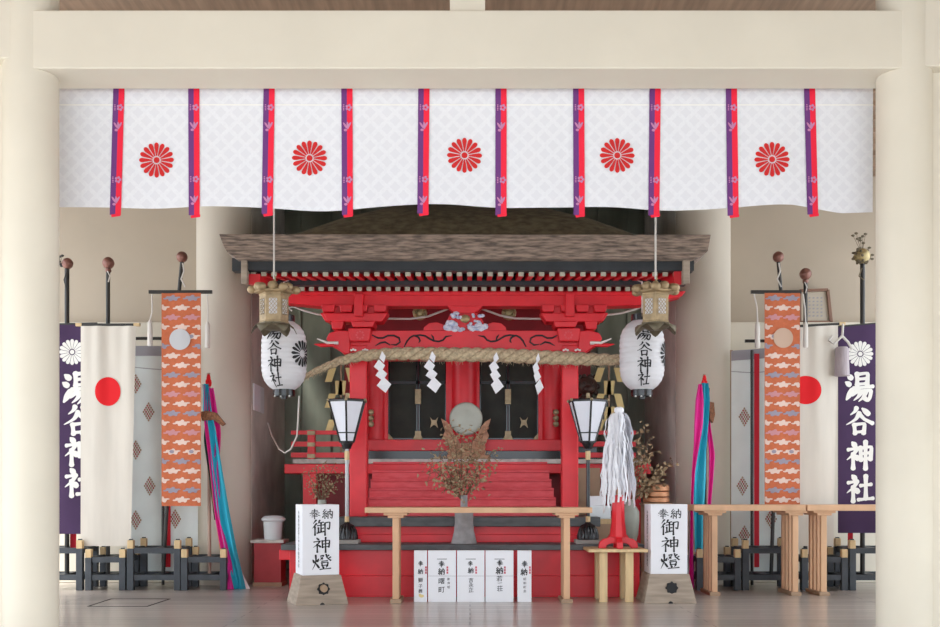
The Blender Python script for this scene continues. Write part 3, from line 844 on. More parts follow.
# ------------------------------------------------------------------ hexagonal bronze lanterns
def bronze_lantern(cx, label, turn):
    d = 9.55
    c = (X(cx,d), d, Z(324,d))
    t = thing('bronze_lantern', label, 'lantern', c, 'hexagonal bronze lanterns hanging before the eave')
    h = Z(293,d)-Z(323,d); r = S(15.2,d)
    rot = turn
    MB().lathe([(r,0),(r,0.012),(r*0.95,0.02),(r*0.95,h-0.02),(r,h-0.012),(r,h)], c, 6, 0, rot, False).build('body', M['bronze'], t, bevel=0.003)
    for k in range(6):
        a = rot+pi/6+k*pi/3; nrm = Vector((cos(a),sin(a),0)); tg = Vector((-sin(a),cos(a),0))
        ap = r*0.95*cos(pi/6)
        ctr = Vector(c)+nrm*(ap+0.004)+Vector((0,0,h*0.54))
        mb = MB()
        hw, hh = r*0.27, h*0.26
        mb.add([ctr-tg*hw-Vector((0,0,hh)), ctr+tg*hw-Vector((0,0,hh)), ctr+tg*hw+Vector((0,0,hh)), ctr-tg*hw+Vector((0,0,hh))], [(0,1,2,3)], 0)
        for sg in (-1,1):
            for q in range(-4,5):                           # diagonal lattice bars clipped to the panel
                x0 = q*hw/1.25; lo, hi = -hh, hh
                xa, xb = x0+sg*lo*0.8, x0+sg*hi*0.8
                def clip(zv, xv, z2, x2):
                    if abs(xv) <= hw: return zv, xv
                    xe = math.copysign(hw, xv); f = (xe-xv)/(x2-xv)
                    return zv+(z2-zv)*f, xe
                if (xa > hw and xb > hw) or (xa < -hw and xb < -hw): continue
                za, xa2 = clip(lo,xa,hi,xb); zb2, xb2 = clip(hi,xb,lo,xa)
                mb.bar(ctr+nrm*0.003+tg*xa2+Vector((0,0,za)), ctr+nrm*0.003+tg*xb2+Vector((0,0,zb2)), 0.0036, 0.004, 1, tuple(nrm))
        mb.build('lattice_panel', [M['paper_lamp'],M['bronze']], t)
        # frame of the panel
    zc = c[2]+h
    MB().lathe([(r*1.02,h),(r*1.35,h+0.008),(r*1.4,h+0.02),(r*0.7,h+0.05),(0.03,h+0.085)], c, 6, 0, rot, False).build('cap', M['bronze'], t)
    for k in range(6):
        a = rot+k*pi/3
        MB().ball((c[0]+r*1.42*cos(a), c[1]+r*1.42*sin(a), zc+0.035), 0.045, 0, 12, (1.0,1.0,0.8)).build('cap_curl', M['bronze'], t)
    for k in range(6):
        a = rot+pi/6+k*pi/3
        MB().ball((c[0]+r*1.08*cos(a), c[1]+r*1.08*sin(a), zc+0.05), 0.047, 0, 12, (1.0,1.0,0.85)).build('cap_lobe', M['bronze'], t)
    mb = MB()
    for k in range(6):                                      # leaf feet bent outwards and down
        a = rot+k*pi/3
        for s2 in range(5):
            pass
        pr = []
        for q,(rr,zz,ww) in enumerate(((0.7,0.0,0.062),(1.05,-0.012,0.072),(1.28,-0.035,0.055),(1.42,-0.07,0.024),(1.46,-0.085,0.004))):
            cc = Vector((c[0]+r*rr*cos(a), c[1]+r*rr*sin(a), c[2]+zz)); tg = Vector((-sin(a),cos(a),0))
            pr.append((cc-tg*ww, cc+tg*ww))
        mb.ribbon(pr)
    mb.lathe([(r*0.5,-0.05),(r*1.02,-0.02),(r*1.02,0.004)], c, 6, 0, rot, False)
    mb.build('leaf_foot', M['bronze_dark'], t, solid=0.006)
    mb = MB(); mb.ball((c[0],d,zc+0.09),0.03,0,10); mb.tube([(c[0],d,zc+0.09),(c[0]+0.01,d,zc+0.14),(c[0],d,zc+0.16)],0.008,6)
    mb.build('finial', M['bronze'], t)
    MB().tube([(c[0],d,zc+0.13),(c[0]-S(2,d)*0,d,4.42)], 0.0085, 6).build('hanging_cord', M['cord'], t)
bronze_lantern(274, 'hexagonal bronze lantern on a cord before the left end of the eave', 0.10)
bronze_lantern(655.5, 'hexagonal bronze lantern on a cord before the right end of the eave', 0.36)

# ------------------------------------------------------------------ pole lanterns with white panes
def pole_lantern(cx, label, wood_cap):
    d = 10.45
    c = (X(cx,d), d, 0.492)
    t = thing('pole_lantern', label, 'lantern', c, 'pole lanterns standing on the red dais')
    MB().box(c[0]-S(13,d),c[0]+S(12.5,d),d-0.11,d+0.11,0.492,0.492+S(4,d)).build('slab', M['slab'], t, bevel=0.004)
    z0 = 0.492+S(4,d)
    MB().lathe([(S(9.6,d),0),(S(9.8,d),0.03),(S(8.6,d),0.09),(S(6,d),0.135),(S(2.5,d),0.155),(S(1.6,d),0.18)], (c[0],d,z0), 96, 0, 0, True, 14, 0.14).build('base', M['black'], t)
    zl = Z(444,d)
    MB().tube([(c[0],d,z0+0.15),(c[0],d,zl)], S(1.9,d), 12).build('pole', M['silver'] if wood_cap else M['black'], t)
    mb = MB(); mb.tube([(c[0],d,Z(460,d)),(c[0],d,Z(451,d))], S(2.5,d), 12); mb.tube([(c[0],d,z0+0.16),(c[0],d,z0+0.22)], S(2.3,d), 12)
    mb.build('wooden_collar', M['pine'], t)
    MB().lathe([(S(4,d),Z(449,d)),(S(5,d),Z(446,d)),(S(6.5,d),Z(443,d)),(S(6.5,d),Z(441,d))], (c[0],d,0), 16).build('socket', M['black'], t)
    rt, rbm = S(20,d), S(7.6,d)
    ztop, zbot = Z(401,d), Z(442,d)
    rot = -pi/2+0.06
    s2 = thing_part = MB().lathe([(rbm,zbot),(rt,ztop),(rt*0.94,ztop),(rbm*0.9,zbot+0.01)], (c[0],d,0), 6, 0, rot, False).build('lamp_shade', M['glass_white'], t)
    mb = MB()
    def ring(u,e):
        r = rbm+(rt-rbm)*u; z = zbot+(ztop-zbot)*u
        p = [Vector((c[0]+r*cos(rot+k*pi/3), d+r*sin(rot+k*pi/3), z)) for k in range(6)]
        for k in range(6): mb.tube([p[k],p[(k+1)%6]], e, 6)
        return p
    ring(0,0.010); ring(0.22,0.006); ring(1.0,0.014)
    for k in range(6):
        a = rot+k*pi/3
        mb.tube([(c[0]+rbm*cos(a),d+rbm*sin(a),zbot),(c[0]+rt*cos(a),d+rt*sin(a),ztop)], 0.010, 6)
    mb.build('frame', M['black'], s2)
    for k in range(6):
        a = rot+k*pi/3
        MB().ball((c[0]+rt*1.05*cos(a), d+rt*1.05*sin(a), ztop+0.004), 0.016, 0, 8).build('corner_cap', M['brass'], s2)
    mb = MB(); mb.lathe([(rt*0.96,0),(rt*0.5,0.015),(0.02,0.03),(0.018,0.075)], (c[0],d,ztop), 6, 0, rot, False)
    mb.build('top_plate', M['brass'], s2)
pole_lantern(347, 'white paned lantern on a pole by the left porch post', True)
pole_lantern(588, 'white paned lantern on a pole by the right porch post', False)

# ------------------------------------------------------------------ paper floor lanterns
def floor_lantern(px, d, rot, label, knob):
    c = (X(px,d), d+0.17, 0)
    t = thing('floor_lantern', label, 'lantern', c, 'square paper floor lanterns either side of the shrine', rot, True)
    hw = 0.163; zb, zt = 0.255, 0.872
    q = 0.232
    mb = MB()
    mb.add([(-q,-q,0),(q,-q,0),(q,q,0),(-q,q,0),(-hw*1.08,-hw*1.08,zb),(hw*1.08,-hw*1.08,zb),(hw*1.08,hw*1.08,zb),(-hw*1.08,hw*1.08,zb)],
           [(0,3,2,1),(4,5,6,7),(0,1,5,4),(1,2,6,5),(2,3,7,6),(3,0,4,7)])
    b = mb.build('base', M['grey_wood'], t, bevel=0.004)
    yk = -q+(q-hw*1.08)*0.55
    mb = MB()
    mb.tube([(0.015,yk+0.02,0.135),(0.015,yk-0.012,0.135)], 0.048, 20)
    for k in range(8):
        a = pi/2+2*pi*k/8
        mb.ball((0.015+0.046*cos(a), yk-0.006, 0.135+0.046*sin(a)), 0.012, 0, 8, (1,0.7,1))
    vh = mb.build('vent_hole', M['ink'], b)
    if knob: MB().tube([(0.012,yk+0.01,0.147),(0.012,yk-0.055,0.142)], 0.031, 16).build('knob', M['tan_wood'], b)
    mb = MB(); mb.tube([(0.0,-q+0.012,0.0),(0.0,-q-0.004,0.0)],0.02,12); mb.build('notch', M['ink'], b)
    mb = MB(); mb.box(-hw,hw,-hw,hw,zb,zt)
    bx = mb.build('paper_box', M['paper'], t, bevel=0.003)
    mb = MB()
    u = 1/100*0.98*0.9
    write(mb,'奉',-0.055,0.79,0.098,0.085,-hw-0.003,0,0.0)
    write(mb,'納',0.06,0.79,0.098,0.085,-hw-0.003,0,0.0)
    for ch,z in (('御',0.672),('神',0.52),('燈',0.37)):
        write(mb,ch,0.005,z,0.168,0.138,-hw-0.003,0,0.0)
    mb.build('lettering', M['ink'], bx)
    mb = MB(); rnd = random.Random(7)
    for k in range(14):                                     # small column of writing down the side sheet
        z = 0.80-k*0.036
        vs, fs = glyph('奉納御神燈湯谷神社'[k%9], 0.0)
        mb.add([(-hw-0.003, 0.0-a*0.060, z+b*0.036) for a,b in vs], fs)
    mb.build('side_lettering', M['ink'], bx)
floor_lantern(314.5, 9.62, radians(19), 'tall white paper floor lantern left of the shrine steps', True)
floor_lantern(669, 9.75, radians(1), 'tall white paper floor lantern right of the small wooden table', False)

# ------------------------------------------------------------------ white dedication boards along the dais
SG = [(414,427,'narrow white dedication board at the left end of the row',(('奉',563.5,5,0,0.02),('納',571.5,5,0,0.02),('獅',580,4.8,0,0.02),('子',586,4.2,0,0.02),('舞',591,4.2,0,0.02))),
      (428,456,'wide white dedication board second from the left, ending in a boxy character',(('奉',564,6,-0.5,0.02),('納',571.5,6.5,-0.5,0.02),('曙',581,6.5,-0.5,0.02),('町',589.5,6.5,-0.5,0.02))),
      (457,484.5,'wide white dedication board in the middle, under the grey vase',(('奉',563.5,5,-0.5,0.02),('納',570.5,5.5,0,0.02),('吉',580,5,0.2,0.02),('永',585,5,0.3,0.02),('正',590,5,0.3,0.02))),
      (485.5,513.5,'wide white dedication board second from the right, beside the gap',(('奉',563,6,0.3,0.02),('納',570.5,7,0,0.02),('若',578.5,6,0,0.02),('一',583,4.5,0.3,0.02),('荘',588.5,6,0.3,0.02))),
      (517.5,531.5,'narrow white dedication board standing apart at the right end',(('奉',564,6,0,0.02),('納',572,6.5,-0.5,0.02),('昭',579,3,0.3,0.02),('和',583,3,0.3,0.02),('町',587,3,0.3,0.02),('会',591,3,0.3,0.02)))]
for a,b,lab,tx in SG:
    d = 9.82
    t = thing('dedication_board', lab, 'board', (X((a+b)/2,d),d,0), 'white dedication boards in front of the dais')
    pn = MB().box(X(a,d),X(b,d),d,d+0.05,0,Z(550.5,d)).build('panel', M['paper'], t, bevel=0.002)
    if b-a > 20: MB().box(X(a,d)+0.002,X(b,d)-0.002,d-0.0012,d,Z(576,d)-0.0015,Z(576,d)+0.0015).build('fold_line', M['cloth_border'], pn)
    mb = MB(); cxp = (a+b)/2
    for ch,py,sz,dx,bo in tx: write(mb,ch,X(cxp+dx,d),Z(py,d),S(sz*1.05,d),S(sz*1.02,d),d-0.003,0,0.014 if ch in BR else 0.004)
    if b-a > 20:
        mb.box(X(cxp-5,d),X(cxp+5,d),d-0.003,d-0.001,Z(559.3,d),Z(558.8,d))
        for ch,py in (('御',579),('神',583),('燈',587)):
            if a == 428: write(mb,ch,X(cxp+6.5,d),Z(py,d),S(2.8,d),S(2.8,d),d-0.003,0,0.0)
    mb.build('lettering', M['ink'], pn)
    mb = MB()
    for q in range(3): mb.box(X(cxp+4.0+(0.5 if b-a>20 else 0.6),d),X(cxp+6.2,d),d-0.003,d-0.001,Z(568.5+q*2.6,d),Z(566.4+q*2.6,d))
    if a == 414: mb.disc(X(cxp+1,d),Z(596,d),S(2.6,d),S(1.6,d),d-0.003,1,12,1); mb.disc(X(cxp-0.5,d),Z(594.8,d),S(1.3,d),S(1.2,d),d-0.004,1,10,1)
    mb.build('seal', [M['seal'],M['gold_paper']], pn)

# ------------------------------------------------------------------ eight-legged offering tables and the small table
def offering_table(x0, x1, d0, depth, ztop, legs, label, thick=0.05, name='offering_table', nleg=4, m=None):
    t = thing(name, label, 'table', ((x0+x1)/2, d0+depth/2, 0), 'pale wooden offering tables')
    MB().box(x0,x1,d0-0.03,d0+depth+0.03,ztop-thick,ztop).build('tabletop', M['pale_wood'], t, bevel=0.004)
    for lx in legs:
        mb = MB()
        mb.box(lx-0.105,lx+0.105,d0-0.01,d0+depth+0.01,ztop-thick-0.022,ztop-thick)
        mb.box(lx-0.07,lx+0.07,d0,d0+depth,ztop-thick-0.045,ztop-thick-0.022)
        mb.build('leg_cap', M['pale_wood'], t, bevel=0.004)
        for k in range(nleg):
            y = d0+0.015+(depth-0.03-0.05)*k/(nleg-1)
            MB().box(lx-0.028,lx+0.028,y,y+0.045,0.035,ztop-thick-0.045).build('leg', M['pale_wood'], t, bevel=0.004)
        MB().box(lx-0.05,lx+0.05,d0-0.01,d0+depth+0.01,0,0.035).build('foot_runner', M['tan_wood'], t, bevel=0.004)
d = 9.72
offering_table(X(365,d),X(592,d),d,0.34,Z(507.5,d),(X(395.5,d),X(567,d)),'long low wooden offering table standing before the shrine steps',0.048)
d = 10.4
offering_table(X(693,d),X(805,d),d,0.42,Z(505,d),(X(715,d),X(796,d)),'wooden offering table beside the right floor lantern',0.055)
offering_table(X(806.5,d),X(960,d),d,0.42,Z(505,d),(X(824.5,d),X(946,d)),'wooden offering table running behind the right front pillar',0.055)
d = 9.8
t = thing('small_table', 'small pine table carrying the red wand stand', 'table', (X(617,d),d+0.2,0))
MB().box(X(588,d),X(647,d),d-0.06,d+0.42,Z(552,d),Z(549,d)).build('tabletop', M['pine'], t, bevel=0.003)
for px,dd in ((603.5,0),(629.5,0),(603.5,0.33),(629.5,0.33)):
    MB().box(X(px,d)-0.036,X(px,d)+0.036,d+dd,d+dd+0.06,0,Z(552,d)).build('leg', M['pine'], t, bevel=0.003)

# paper wand in red stand
wd_ = 9.95
zt0 = Z(549,9.8)
st = thing('wand_stand', 'red curved wooden stand on the small pine table', 'stand', (X(618,wd_),wd_,zt0))
zq = lambda py: Z(py,wd_)
mb = MB()
for rot in (0,1):
    poly = [(-0.18,0),(-0.115,0),(-0.10,0.03),(-0.06,0.045),(0.06,0.045),(0.10,0.03),(0.115,0),(0.18,0),(0.17,0.055),(0.135,0.085),(0.10,0.09),(0.075,0.125),(-0.075,0.125),(-0.10,0.09),(-0.135,0.085),(-0.17,0.055)]
    if rot == 0: mb.prism([(X(618,wd_)+a, zt0+b) for a,b in poly], wd_-0.028, wd_+0.028)
    else: mb.xprism([(wd_+a*0.75, zt0+b) for a,b in poly], X(618,wd_)-0.028, X(618,wd_)+0.028)
mb.build('feet', M['red'], st, bevel=0.006)
MB().lathe([(0.082,0.10),(0.064,0.24),(0.055,0.48),(0.05,0.48)], (X(618,wd_),wd_,zt0), 8, 0, pi/8, False).build('socket_post', M['red'], st, bevel=0.004)
wz0 = zt0+0.48
wnd = thing('paper_wand', 'white paper streamer wand upright in the red stand', 'wand', (X(618,wd_),wd_,wz0))
zt1 = zq(408)
MB().tube([(X(618,wd_),wd_,wz0),(X(619,wd_),wd_,zt1-0.03)], 0.016, 8).build('stick', M['pale_wood'], wnd)
mb = MB(); mb.lathe([(0.04,0),(0.045,0.03),(0.034,0.05),(0.046,0.075),(0.04,0.1),(0.02,0.11)], (X(619,wd_),wd_,zt1-0.1), 12)
mb.build('paper_knot', M['paper'], wnd)
mb = MB(); rnd = random.Random(11)
for i in range(300):
    a = rnd.uniform(0,2*pi); tier = rnd.random()
    zs = zt1-0.06-0.50*tier**1.1
    r1 = rnd.uniform(0.06,0.13)*(0.75+0.35*tier)
    L = rnd.uniform(0.16,0.40)*(0.75+0.4*tier)
    cx_, cy_ = X(618.5,wd_), wd_
    pr = []; wv = rnd.uniform(0.007,0.013); seg = 8
    for k in range(seg+1):
        u = k/seg
        r = 0.02+r1*min(1,u*3.2)**0.7 + 0.008*sin(u*9+i)
        z = zs+0.05*sin(min(1,u*3)*pi)*0.6-L*max(0,u-0.1)
        aa = a+0.07*sin(u*7+i)
        cc = Vector((cx_+r*cos(aa), cy_+r*sin(aa), z)); tg = Vector((-sin(aa+0.5),cos(aa+0.5),0))*wv
        pr.append((cc-tg, cc+tg))
    mb.ribbon(pr)
o = mb.build('paper_strips', M['paper'], wnd); o['kind'] = 'stuff'

# ------------------------------------------------------------------ mirror, vases, dried branches
md = 12.15; zv = Z(459,12.0)
mr = thing('sacred_mirror', 'round bronze mirror on a carved cloud stand before the shrine doors', 'mirror', (X(466,md),md,zv))
mb = MB()
L_ = [(450,463),(450,446),(456,449),(461,443),(470,443),(475,448),(483,446),(484,455),(488,463)]
mb.prism([(X(a,md), Z(b,md)) for a,b in L_], md-0.05, md+0.05)
mb.box(X(447,md),X(490,md),md-0.09,md+0.09,zv,zv+0.05)
for fl in (0,1):
    g = lambda a: a if not fl else 932-a
    mb.prism([(X(g(a),md), Z(b,md)) for a,b in ((441,418.5),(447,422),(451,427),(454,434),(459,441),(462,448),(452,449),(446,443),(443,436),(445,431))], md-0.04, md+0.04)
rnd = random.Random(5)
for i in range(60):
    mb.ball((X(rnd.uniform(449,485),md), md-0.05, Z(rnd.uniform(444,461),md)), rnd.uniform(0.015,0.03), 0, 8)
for fl in (0,1):
    for i in range(8):
        u = i/8; mb.ball((X((445+u*12) if not fl else 932-(445+u*12),md), md-0.04, Z(427+u*18+rnd.uniform(-2,2),md)), 0.022, 0, 8)
mb.build('cloud_stand', M['carved'], mr, bevel=0.006)
zc = Z(419,md); r = S(16.6,md)
mb = MB()
N = 48
pr = [(0.0001,-0.018),(r*0.5,-0.016),(r*0.9,-0.01),(r*0.98,-0.016),(r,0.0),(r*0.97,0.014),(0.0001,0.014)]
vs = []
for q,y in pr:
    for j in range(N): vs.append((X(466,md)+q*cos(2*pi*j/N), md+y-0.03, zc+q*sin(2*pi*j/N)))
mb.add(vs, [(i*N+j,(i+1)*N+j,(i+1)*N+(j+1)%N,i*N+(j+1)%N) for i in range(len(pr)-1) for j in range(N)], 0, True)
mb.build('disc', M['mirror'], mr)

def dried_branch(name, label, base, targets, seed, leaf=0.03, dens=9, mats=('stem','dry_leaf'), spread=0.05):
    rnd = random.Random(seed)
    t = thing(name, label, 'branch', base, None)
    ms, ml = MB(), MB()
    for tp in targets:
        a = Vector(base); b = Vector(tp); mid = a.lerp(b,0.5)+Vector((rnd.uniform(-0.04,0.04),rnd.uniform(-0.04,0.04),rnd.uniform(0,0.05)))
        pts = [((1-u)**2*a+2*u*(1-u)*mid+u*u*b) for u in [k/8 for k in range(9)]]
        ms.tube(pts, [0.007-0.0006*k for k in range(9)], 5)
        for k in range(3,9):
            for q in range(dens):
                p = pts[k]+Vector((rnd.gauss(0,spread),rnd.gauss(0,spread),rnd.gauss(0,spread*0.9)))
                if q % 3 == 0: ms.tube([pts[k],p],[0.003,0.0015],4,0,False)
                dr = Vector((rnd.uniform(-1,1),rnd.uniform(-1,1),rnd.uniform(-1,0.4))).normalized()
                sd_ = dr.cross(Vector((rnd.uniform(-1,1),rnd.uniform(-1,1),rnd.uniform(-1,1)))).normalized()
                l = leaf*rnd.uniform(0.7,1.3); wv = l*0.32
                nn = dr.cross(sd_)*l*0.15
                ml.add([p,p+dr*l*0.5+sd_*wv+nn,p+dr*l,p+dr*l*0.5-sd_*wv+nn],[(0,1,2),(0,2,3)])
    ms.build('stem', M[mats[0]], t)
    o = ml.build('leaves', M[mats[1]], t); o['kind'] = 'stuff'
    return t
vd = 10.48; zd = 0.492
v = MB()
v.lathe([(S(13,vd),0),(S(12.2,vd),0.03),(S(10,vd),0.12),(S(9.2,vd),0.2),(S(9.4,vd),0.305),(S(6,vd),0.315),(S(4,vd),0.33),(S(3.6,vd),0.36),(S(3.6,vd),0.46),(S(2.6,vd),0.46),(S(2.4,vd),0.36)], (X(464,vd),vd,zd), 32)
tag(v.build('vase', M['vase_grey'], base=(X(464,vd),vd,zd)), 'grey flared vase with narrow neck on the dais before the steps', 'vase')
dried_branch('dried_branch', 'brown withered branch in the grey vase before the mirror', (X(463,vd),vd,zd+0.40),
    [P(428,462,vd-0.1),P(438,470,vd),P(447,440,vd+0.05),P(452,428,vd),P(462,440,vd-0.08),P(470,452,vd+0.08),P(480,462,vd-0.05),P(492,452,vd),P(474,432,vd+0.05),P(440,455,vd+0.1),P(458,470,vd-0.1),P(470,476,vd-0.1),P(450,480,vd-0.05)], 3, 0.042, 9, spread=0.065)
vd2 = 11.0
v = MB()
v.lathe([(S(6.5,vd2),0),(S(8,vd2),0.06),(S(9.3,vd2),0.2),(S(9.2,vd2),0.29),(S(6,vd2),0.345),(S(4.3,vd2),0.365),(S(4.3,vd2),0.40),(S(5,vd2),0.415),(S(3.6,vd2),0.415),(S(3.4,vd2),0.37)], (X(630,vd2),vd2,0.492), 28)
tag(v.build('vase', M['vase_green'], base=(X(630,vd2),vd2,0.492)), 'pale grey-green jar vase behind the red wand stand', 'vase')
dried_branch('dried_branch', 'pale dried branch rising beside the white paper wand', (X(631,vd2),vd2,0.86),
    [P(643,425,vd2),P(648,440,vd2-0.05),P(640,450,vd2),P(652,452,vd2),P(642,470,vd2),P(650,482,vd2-0.05),P(664,465,vd2),P(672,460,vd2),P(655,478,vd2+0.05),P(660,480,vd2)], 8, 0.055, 4, ('stem','dry_leaf'), 0.035)
v = MB()
v.lathe([(S(6.5,vd2),0),(S(8,vd2),0.06),(S(9.3,vd2),0.2),(S(9.2,vd2),0.29),(S(6,vd2),0.345),(S(4.3,vd2),0.365),(S(4.3,vd2),0.41),(S(3.6,vd2),0.41),(S(3.4,vd2),0.37)], (X(322,vd2),vd2,0.492), 28)
tag(v.build('vase', M['vase_green'], base=(X(322,vd2),vd2,0.492)), 'jar vase hidden behind the left paper floor lantern', 'vase')
dried_branch('dried_branch', 'wispy brown branch rising behind the left paper floor lantern', (X(322,vd2),vd2,0.86),
    [P(308,472,vd2),P(316,466,vd2),P(323,464,vd2),P(334,466,vd2),P(342,474,vd2),P(312,486,vd2),P(334,484,vd2),P(326,478,vd2)], 13, 0.03, 4, ('stem','dry_leaf'), 0.03)

# ------------------------------------------------------------------ gold wands and carved figure on the veranda
def gold_wand(px, zg, label, flip):
    d = 12.25
    t = thing('gold_paper_wand', label, 'wand', (X(px,d),d,zv), 'gold zigzag wands on the veranda')
    MB().box(X(px-5,d),X(px+5,d),d-0.06,d+0.06,zv,zv+0.05).build('stand', M['black'], t)
    MB().tube([(X(px,d),d,zv+0.04),(X(px,d),d,Z(363,d))], 0.011, 8).build('stick', M['tan_wood'], t)
    for sx in (-1,1):
        mb = MB()
        for q in range(5):
            y0 = 368+q*13.0
            k = 2.0 if q%2 else 8.0
            pts = [(px+sx*k-3.5,y0),(px+sx*k+3.5,y0),(px+sx*(k+(4 if q%2==0 else -1))*1.0+3,y0+14),(px+sx*(k+(4 if q%2==0 else -1))-4,y0+14)]
            mb.add([(X(a,d),d-0.02-0.008*q,Z(b,d)) for a,b in pts],[(0,3,2,1)])
        mb.build('zigzag_paper', M['gold_paper'], t, solid=0.004)
gold_wand(341, 0, 'gold zigzag paper wand behind the left pole lantern', 1)
gold_wand(609, 0, 'gold zigzag paper wand behind the right pole lantern', 1)
fd = 12.2
fg = thing('carved_figure', 'dark brown carved guardian figure above the right pole lantern', 'statue', (X(588,fd),fd+0.1,zv))
mb = MB()
x0 = X(588,fd); 
mb.box(x0-0.12,x0+0.1,fd-0.02,fd+0.26,zv,zv+0.42)
mb.build('pedestal', M['black'], fg, bevel=0.01)
mb = MB(); zf = zv+0.42
mb.ball((x0,fd+0.14,zf+0.16),0.13,0,14,(0.9,1.0,1.35)); mb.ball((x0,fd+0.06,zf+0.40),0.115,0,16,(1.0,0.95,0.95))
mb.ball((x0+0.005,fd-0.04,zf+0.36),0.06,0,12,(1.1,0.9,0.8))
for sx in (-1,1):
    mb.ball((x0+sx*0.085,fd+0.07,zf+0.49),0.035,0,10,(0.8,0.6,1.2)); mb.ball((x0+sx*0.045,fd-0.045,zf+0.425),0.018,0,8)
    mb.tube([(x0+sx*0.07,fd+0.04,zf+0.24),(x0+sx*0.075,fd-0.0,zf+0.1),(x0+sx*0.075,fd-0.01,zf+0.0)],[0.05,0.038,0.042],10)
for k in range(10):
    a = 2*pi*k/10; mb.ball((x0+0.115*cos(a),fd+0.1,zf+0.40+0.115*sin(a)),0.032,0,8)
mb.build('body', M['dark_figure'], fg)

# ------------------------------------------------------------------ clutter right of the steps
tag(MB().pb(578,600,468,546,11.6,11.63).build('wooden_board', M['tan_wood'], base=(X(589,11.6),11.6,0.492), bevel=0.003), 'tan wooden board upright behind the right pole lantern', 'board')
d = 10.95
t = thing('wooden_crate', 'pale brown crate under the white box behind the right pole lantern', 'crate', (X(606,d),d+0.1,0.492))
MB().box(X(592,d),X(619,d),d,d+0.22,0.492,Z(519,d)).build('body', M['tan_wood'], t, bevel=0.004)
MB().box(X(591,d),X(620,d),d-0.006,d+0.226,Z(519,d)-0.05,Z(519,d)).build('lid', M['pine'], t, bevel=0.003)
t = thing('white_box', 'white box on the pale brown crate behind the wand stand', 'box', (X(600,d),d+0.1,Z(519,d)))
MB().box(X(590,d),X(611,d),d+0.01,d+0.2,Z(519,d),Z(506,d)).build('body', M['plastic'], t, bevel=0.006)
MB().box(X(589,d),X(605,d),d+0.03,d+0.19,Z(506,d),Z(496,d)).build('lid', M['paper'], t, bevel=0.006)
d = 11.0
t = thing('side_stand', 'plain wooden stand behind the right paper floor lantern', 'stand', (X(658,d),d+0.15,0))
MB().box(X(644,d),X(673,d),d,d+0.3,Z(505.5,d),Z(503,d)).build('top', M['tan_wood'], t)
for px in (645,669):
    for dd in (0.02,0.24): MB().box(X(px,d),X(px+3,d),d+dd,d+dd+0.04,0,Z(505.5,d)).build('leg', M['tan_wood'], t)
t = thing('copper_box', 'round copper coloured stacked box above the right floor lantern', 'box', (X(658.5,d),d+0.14,Z(503,d)))
zz = Z(503,d)
for k in range(3):
    MB().lathe([(S(12.4,d),0.003),(S(13.3,d),0.01),(S(13.3,d),0.05),(S(12.4,d),0.057)], (X(658.5,d),d+0.14,zz+0.058*k), 32).build('tier', M['copper'], t)
MB().lathe([(S(13,d),0),(S(13,d),0.006),(S(9,d),0.012)], (X(658.5,d),d+0.14,zz+0.175), 32).build('lid', M['copper'], t)
d = 11.8
t = thing('red_box', 'small red box among the pale dried branches', 'box', (X(645,d),d,0.492))
MB().pb(640,651,463,474,d,d+0.1).build('body', M['red'], t, bevel=0.003)
MB().pb(644.5,646.5,474,546,d+0.03,d+0.06).build('post', M['black'], t)

# ------------------------------------------------------------------ red cabinet and plastic tub on the left
d = 11.42
t = thing('red_cabinet', 'low red cabinet with pale top by the left rear pillar', 'cabinet', (X(267,d),d+0.15,0))
MB().box(X(254,d),X(281,d),d,d+0.3,0.04,Z(543,d)).build('body', M['red_box'], t, bevel=0.004)
MB().box(X(251,d),X(284,d),d-0.03,d+0.32,Z(543,d),Z(540,d)).build('top', M['white_edge'], t, bevel=0.003)
MB().box(X(253,d),X(282,d),d-0.01,d+0.3,0,0.04).build('plinth', M['tan_wood'], t)
t = thing('plastic_tub', 'white plastic tub with lid on the low red cabinet', 'tub', (X(270,d),d+0.14,Z(540,d)))
mb = MB(); mb.lathe([(S(8.3,d),0),(S(9.3,d),0.17),(S(9.3,d),0.19)], (X(270.5,d),d+0.14,Z(540,d)), 28, 0, 0, True, 24, 0.03); mb.build('body', M['plastic'], t)
mb = MB(); mb.lathe([(S(10.5,d),0),(S(12.2,d),0.012),(S(12.2,d),0.03),(S(9,d),0.055),(S(5,d),0.06)], (X(271,d),d+0.14,Z(540,d)+0.19), 28); mb.build('lid', M['plastic'], t)
# notice on the reveal wall
t = thing('wall_notice', 'pale two-leaf notice on the grey side wall left of shrine', 'notice', (WL,12.1,2.0))
MB().box(WL,WL+0.018,11.95,12.28,1.87,2.16).build('leaf', M['paper'], t, bevel=0.002)
MB().box(WL,WL+0.018,12.29,12.52,1.87,2.16).build('leaf', M['plastic'], t, bevel=0.002)

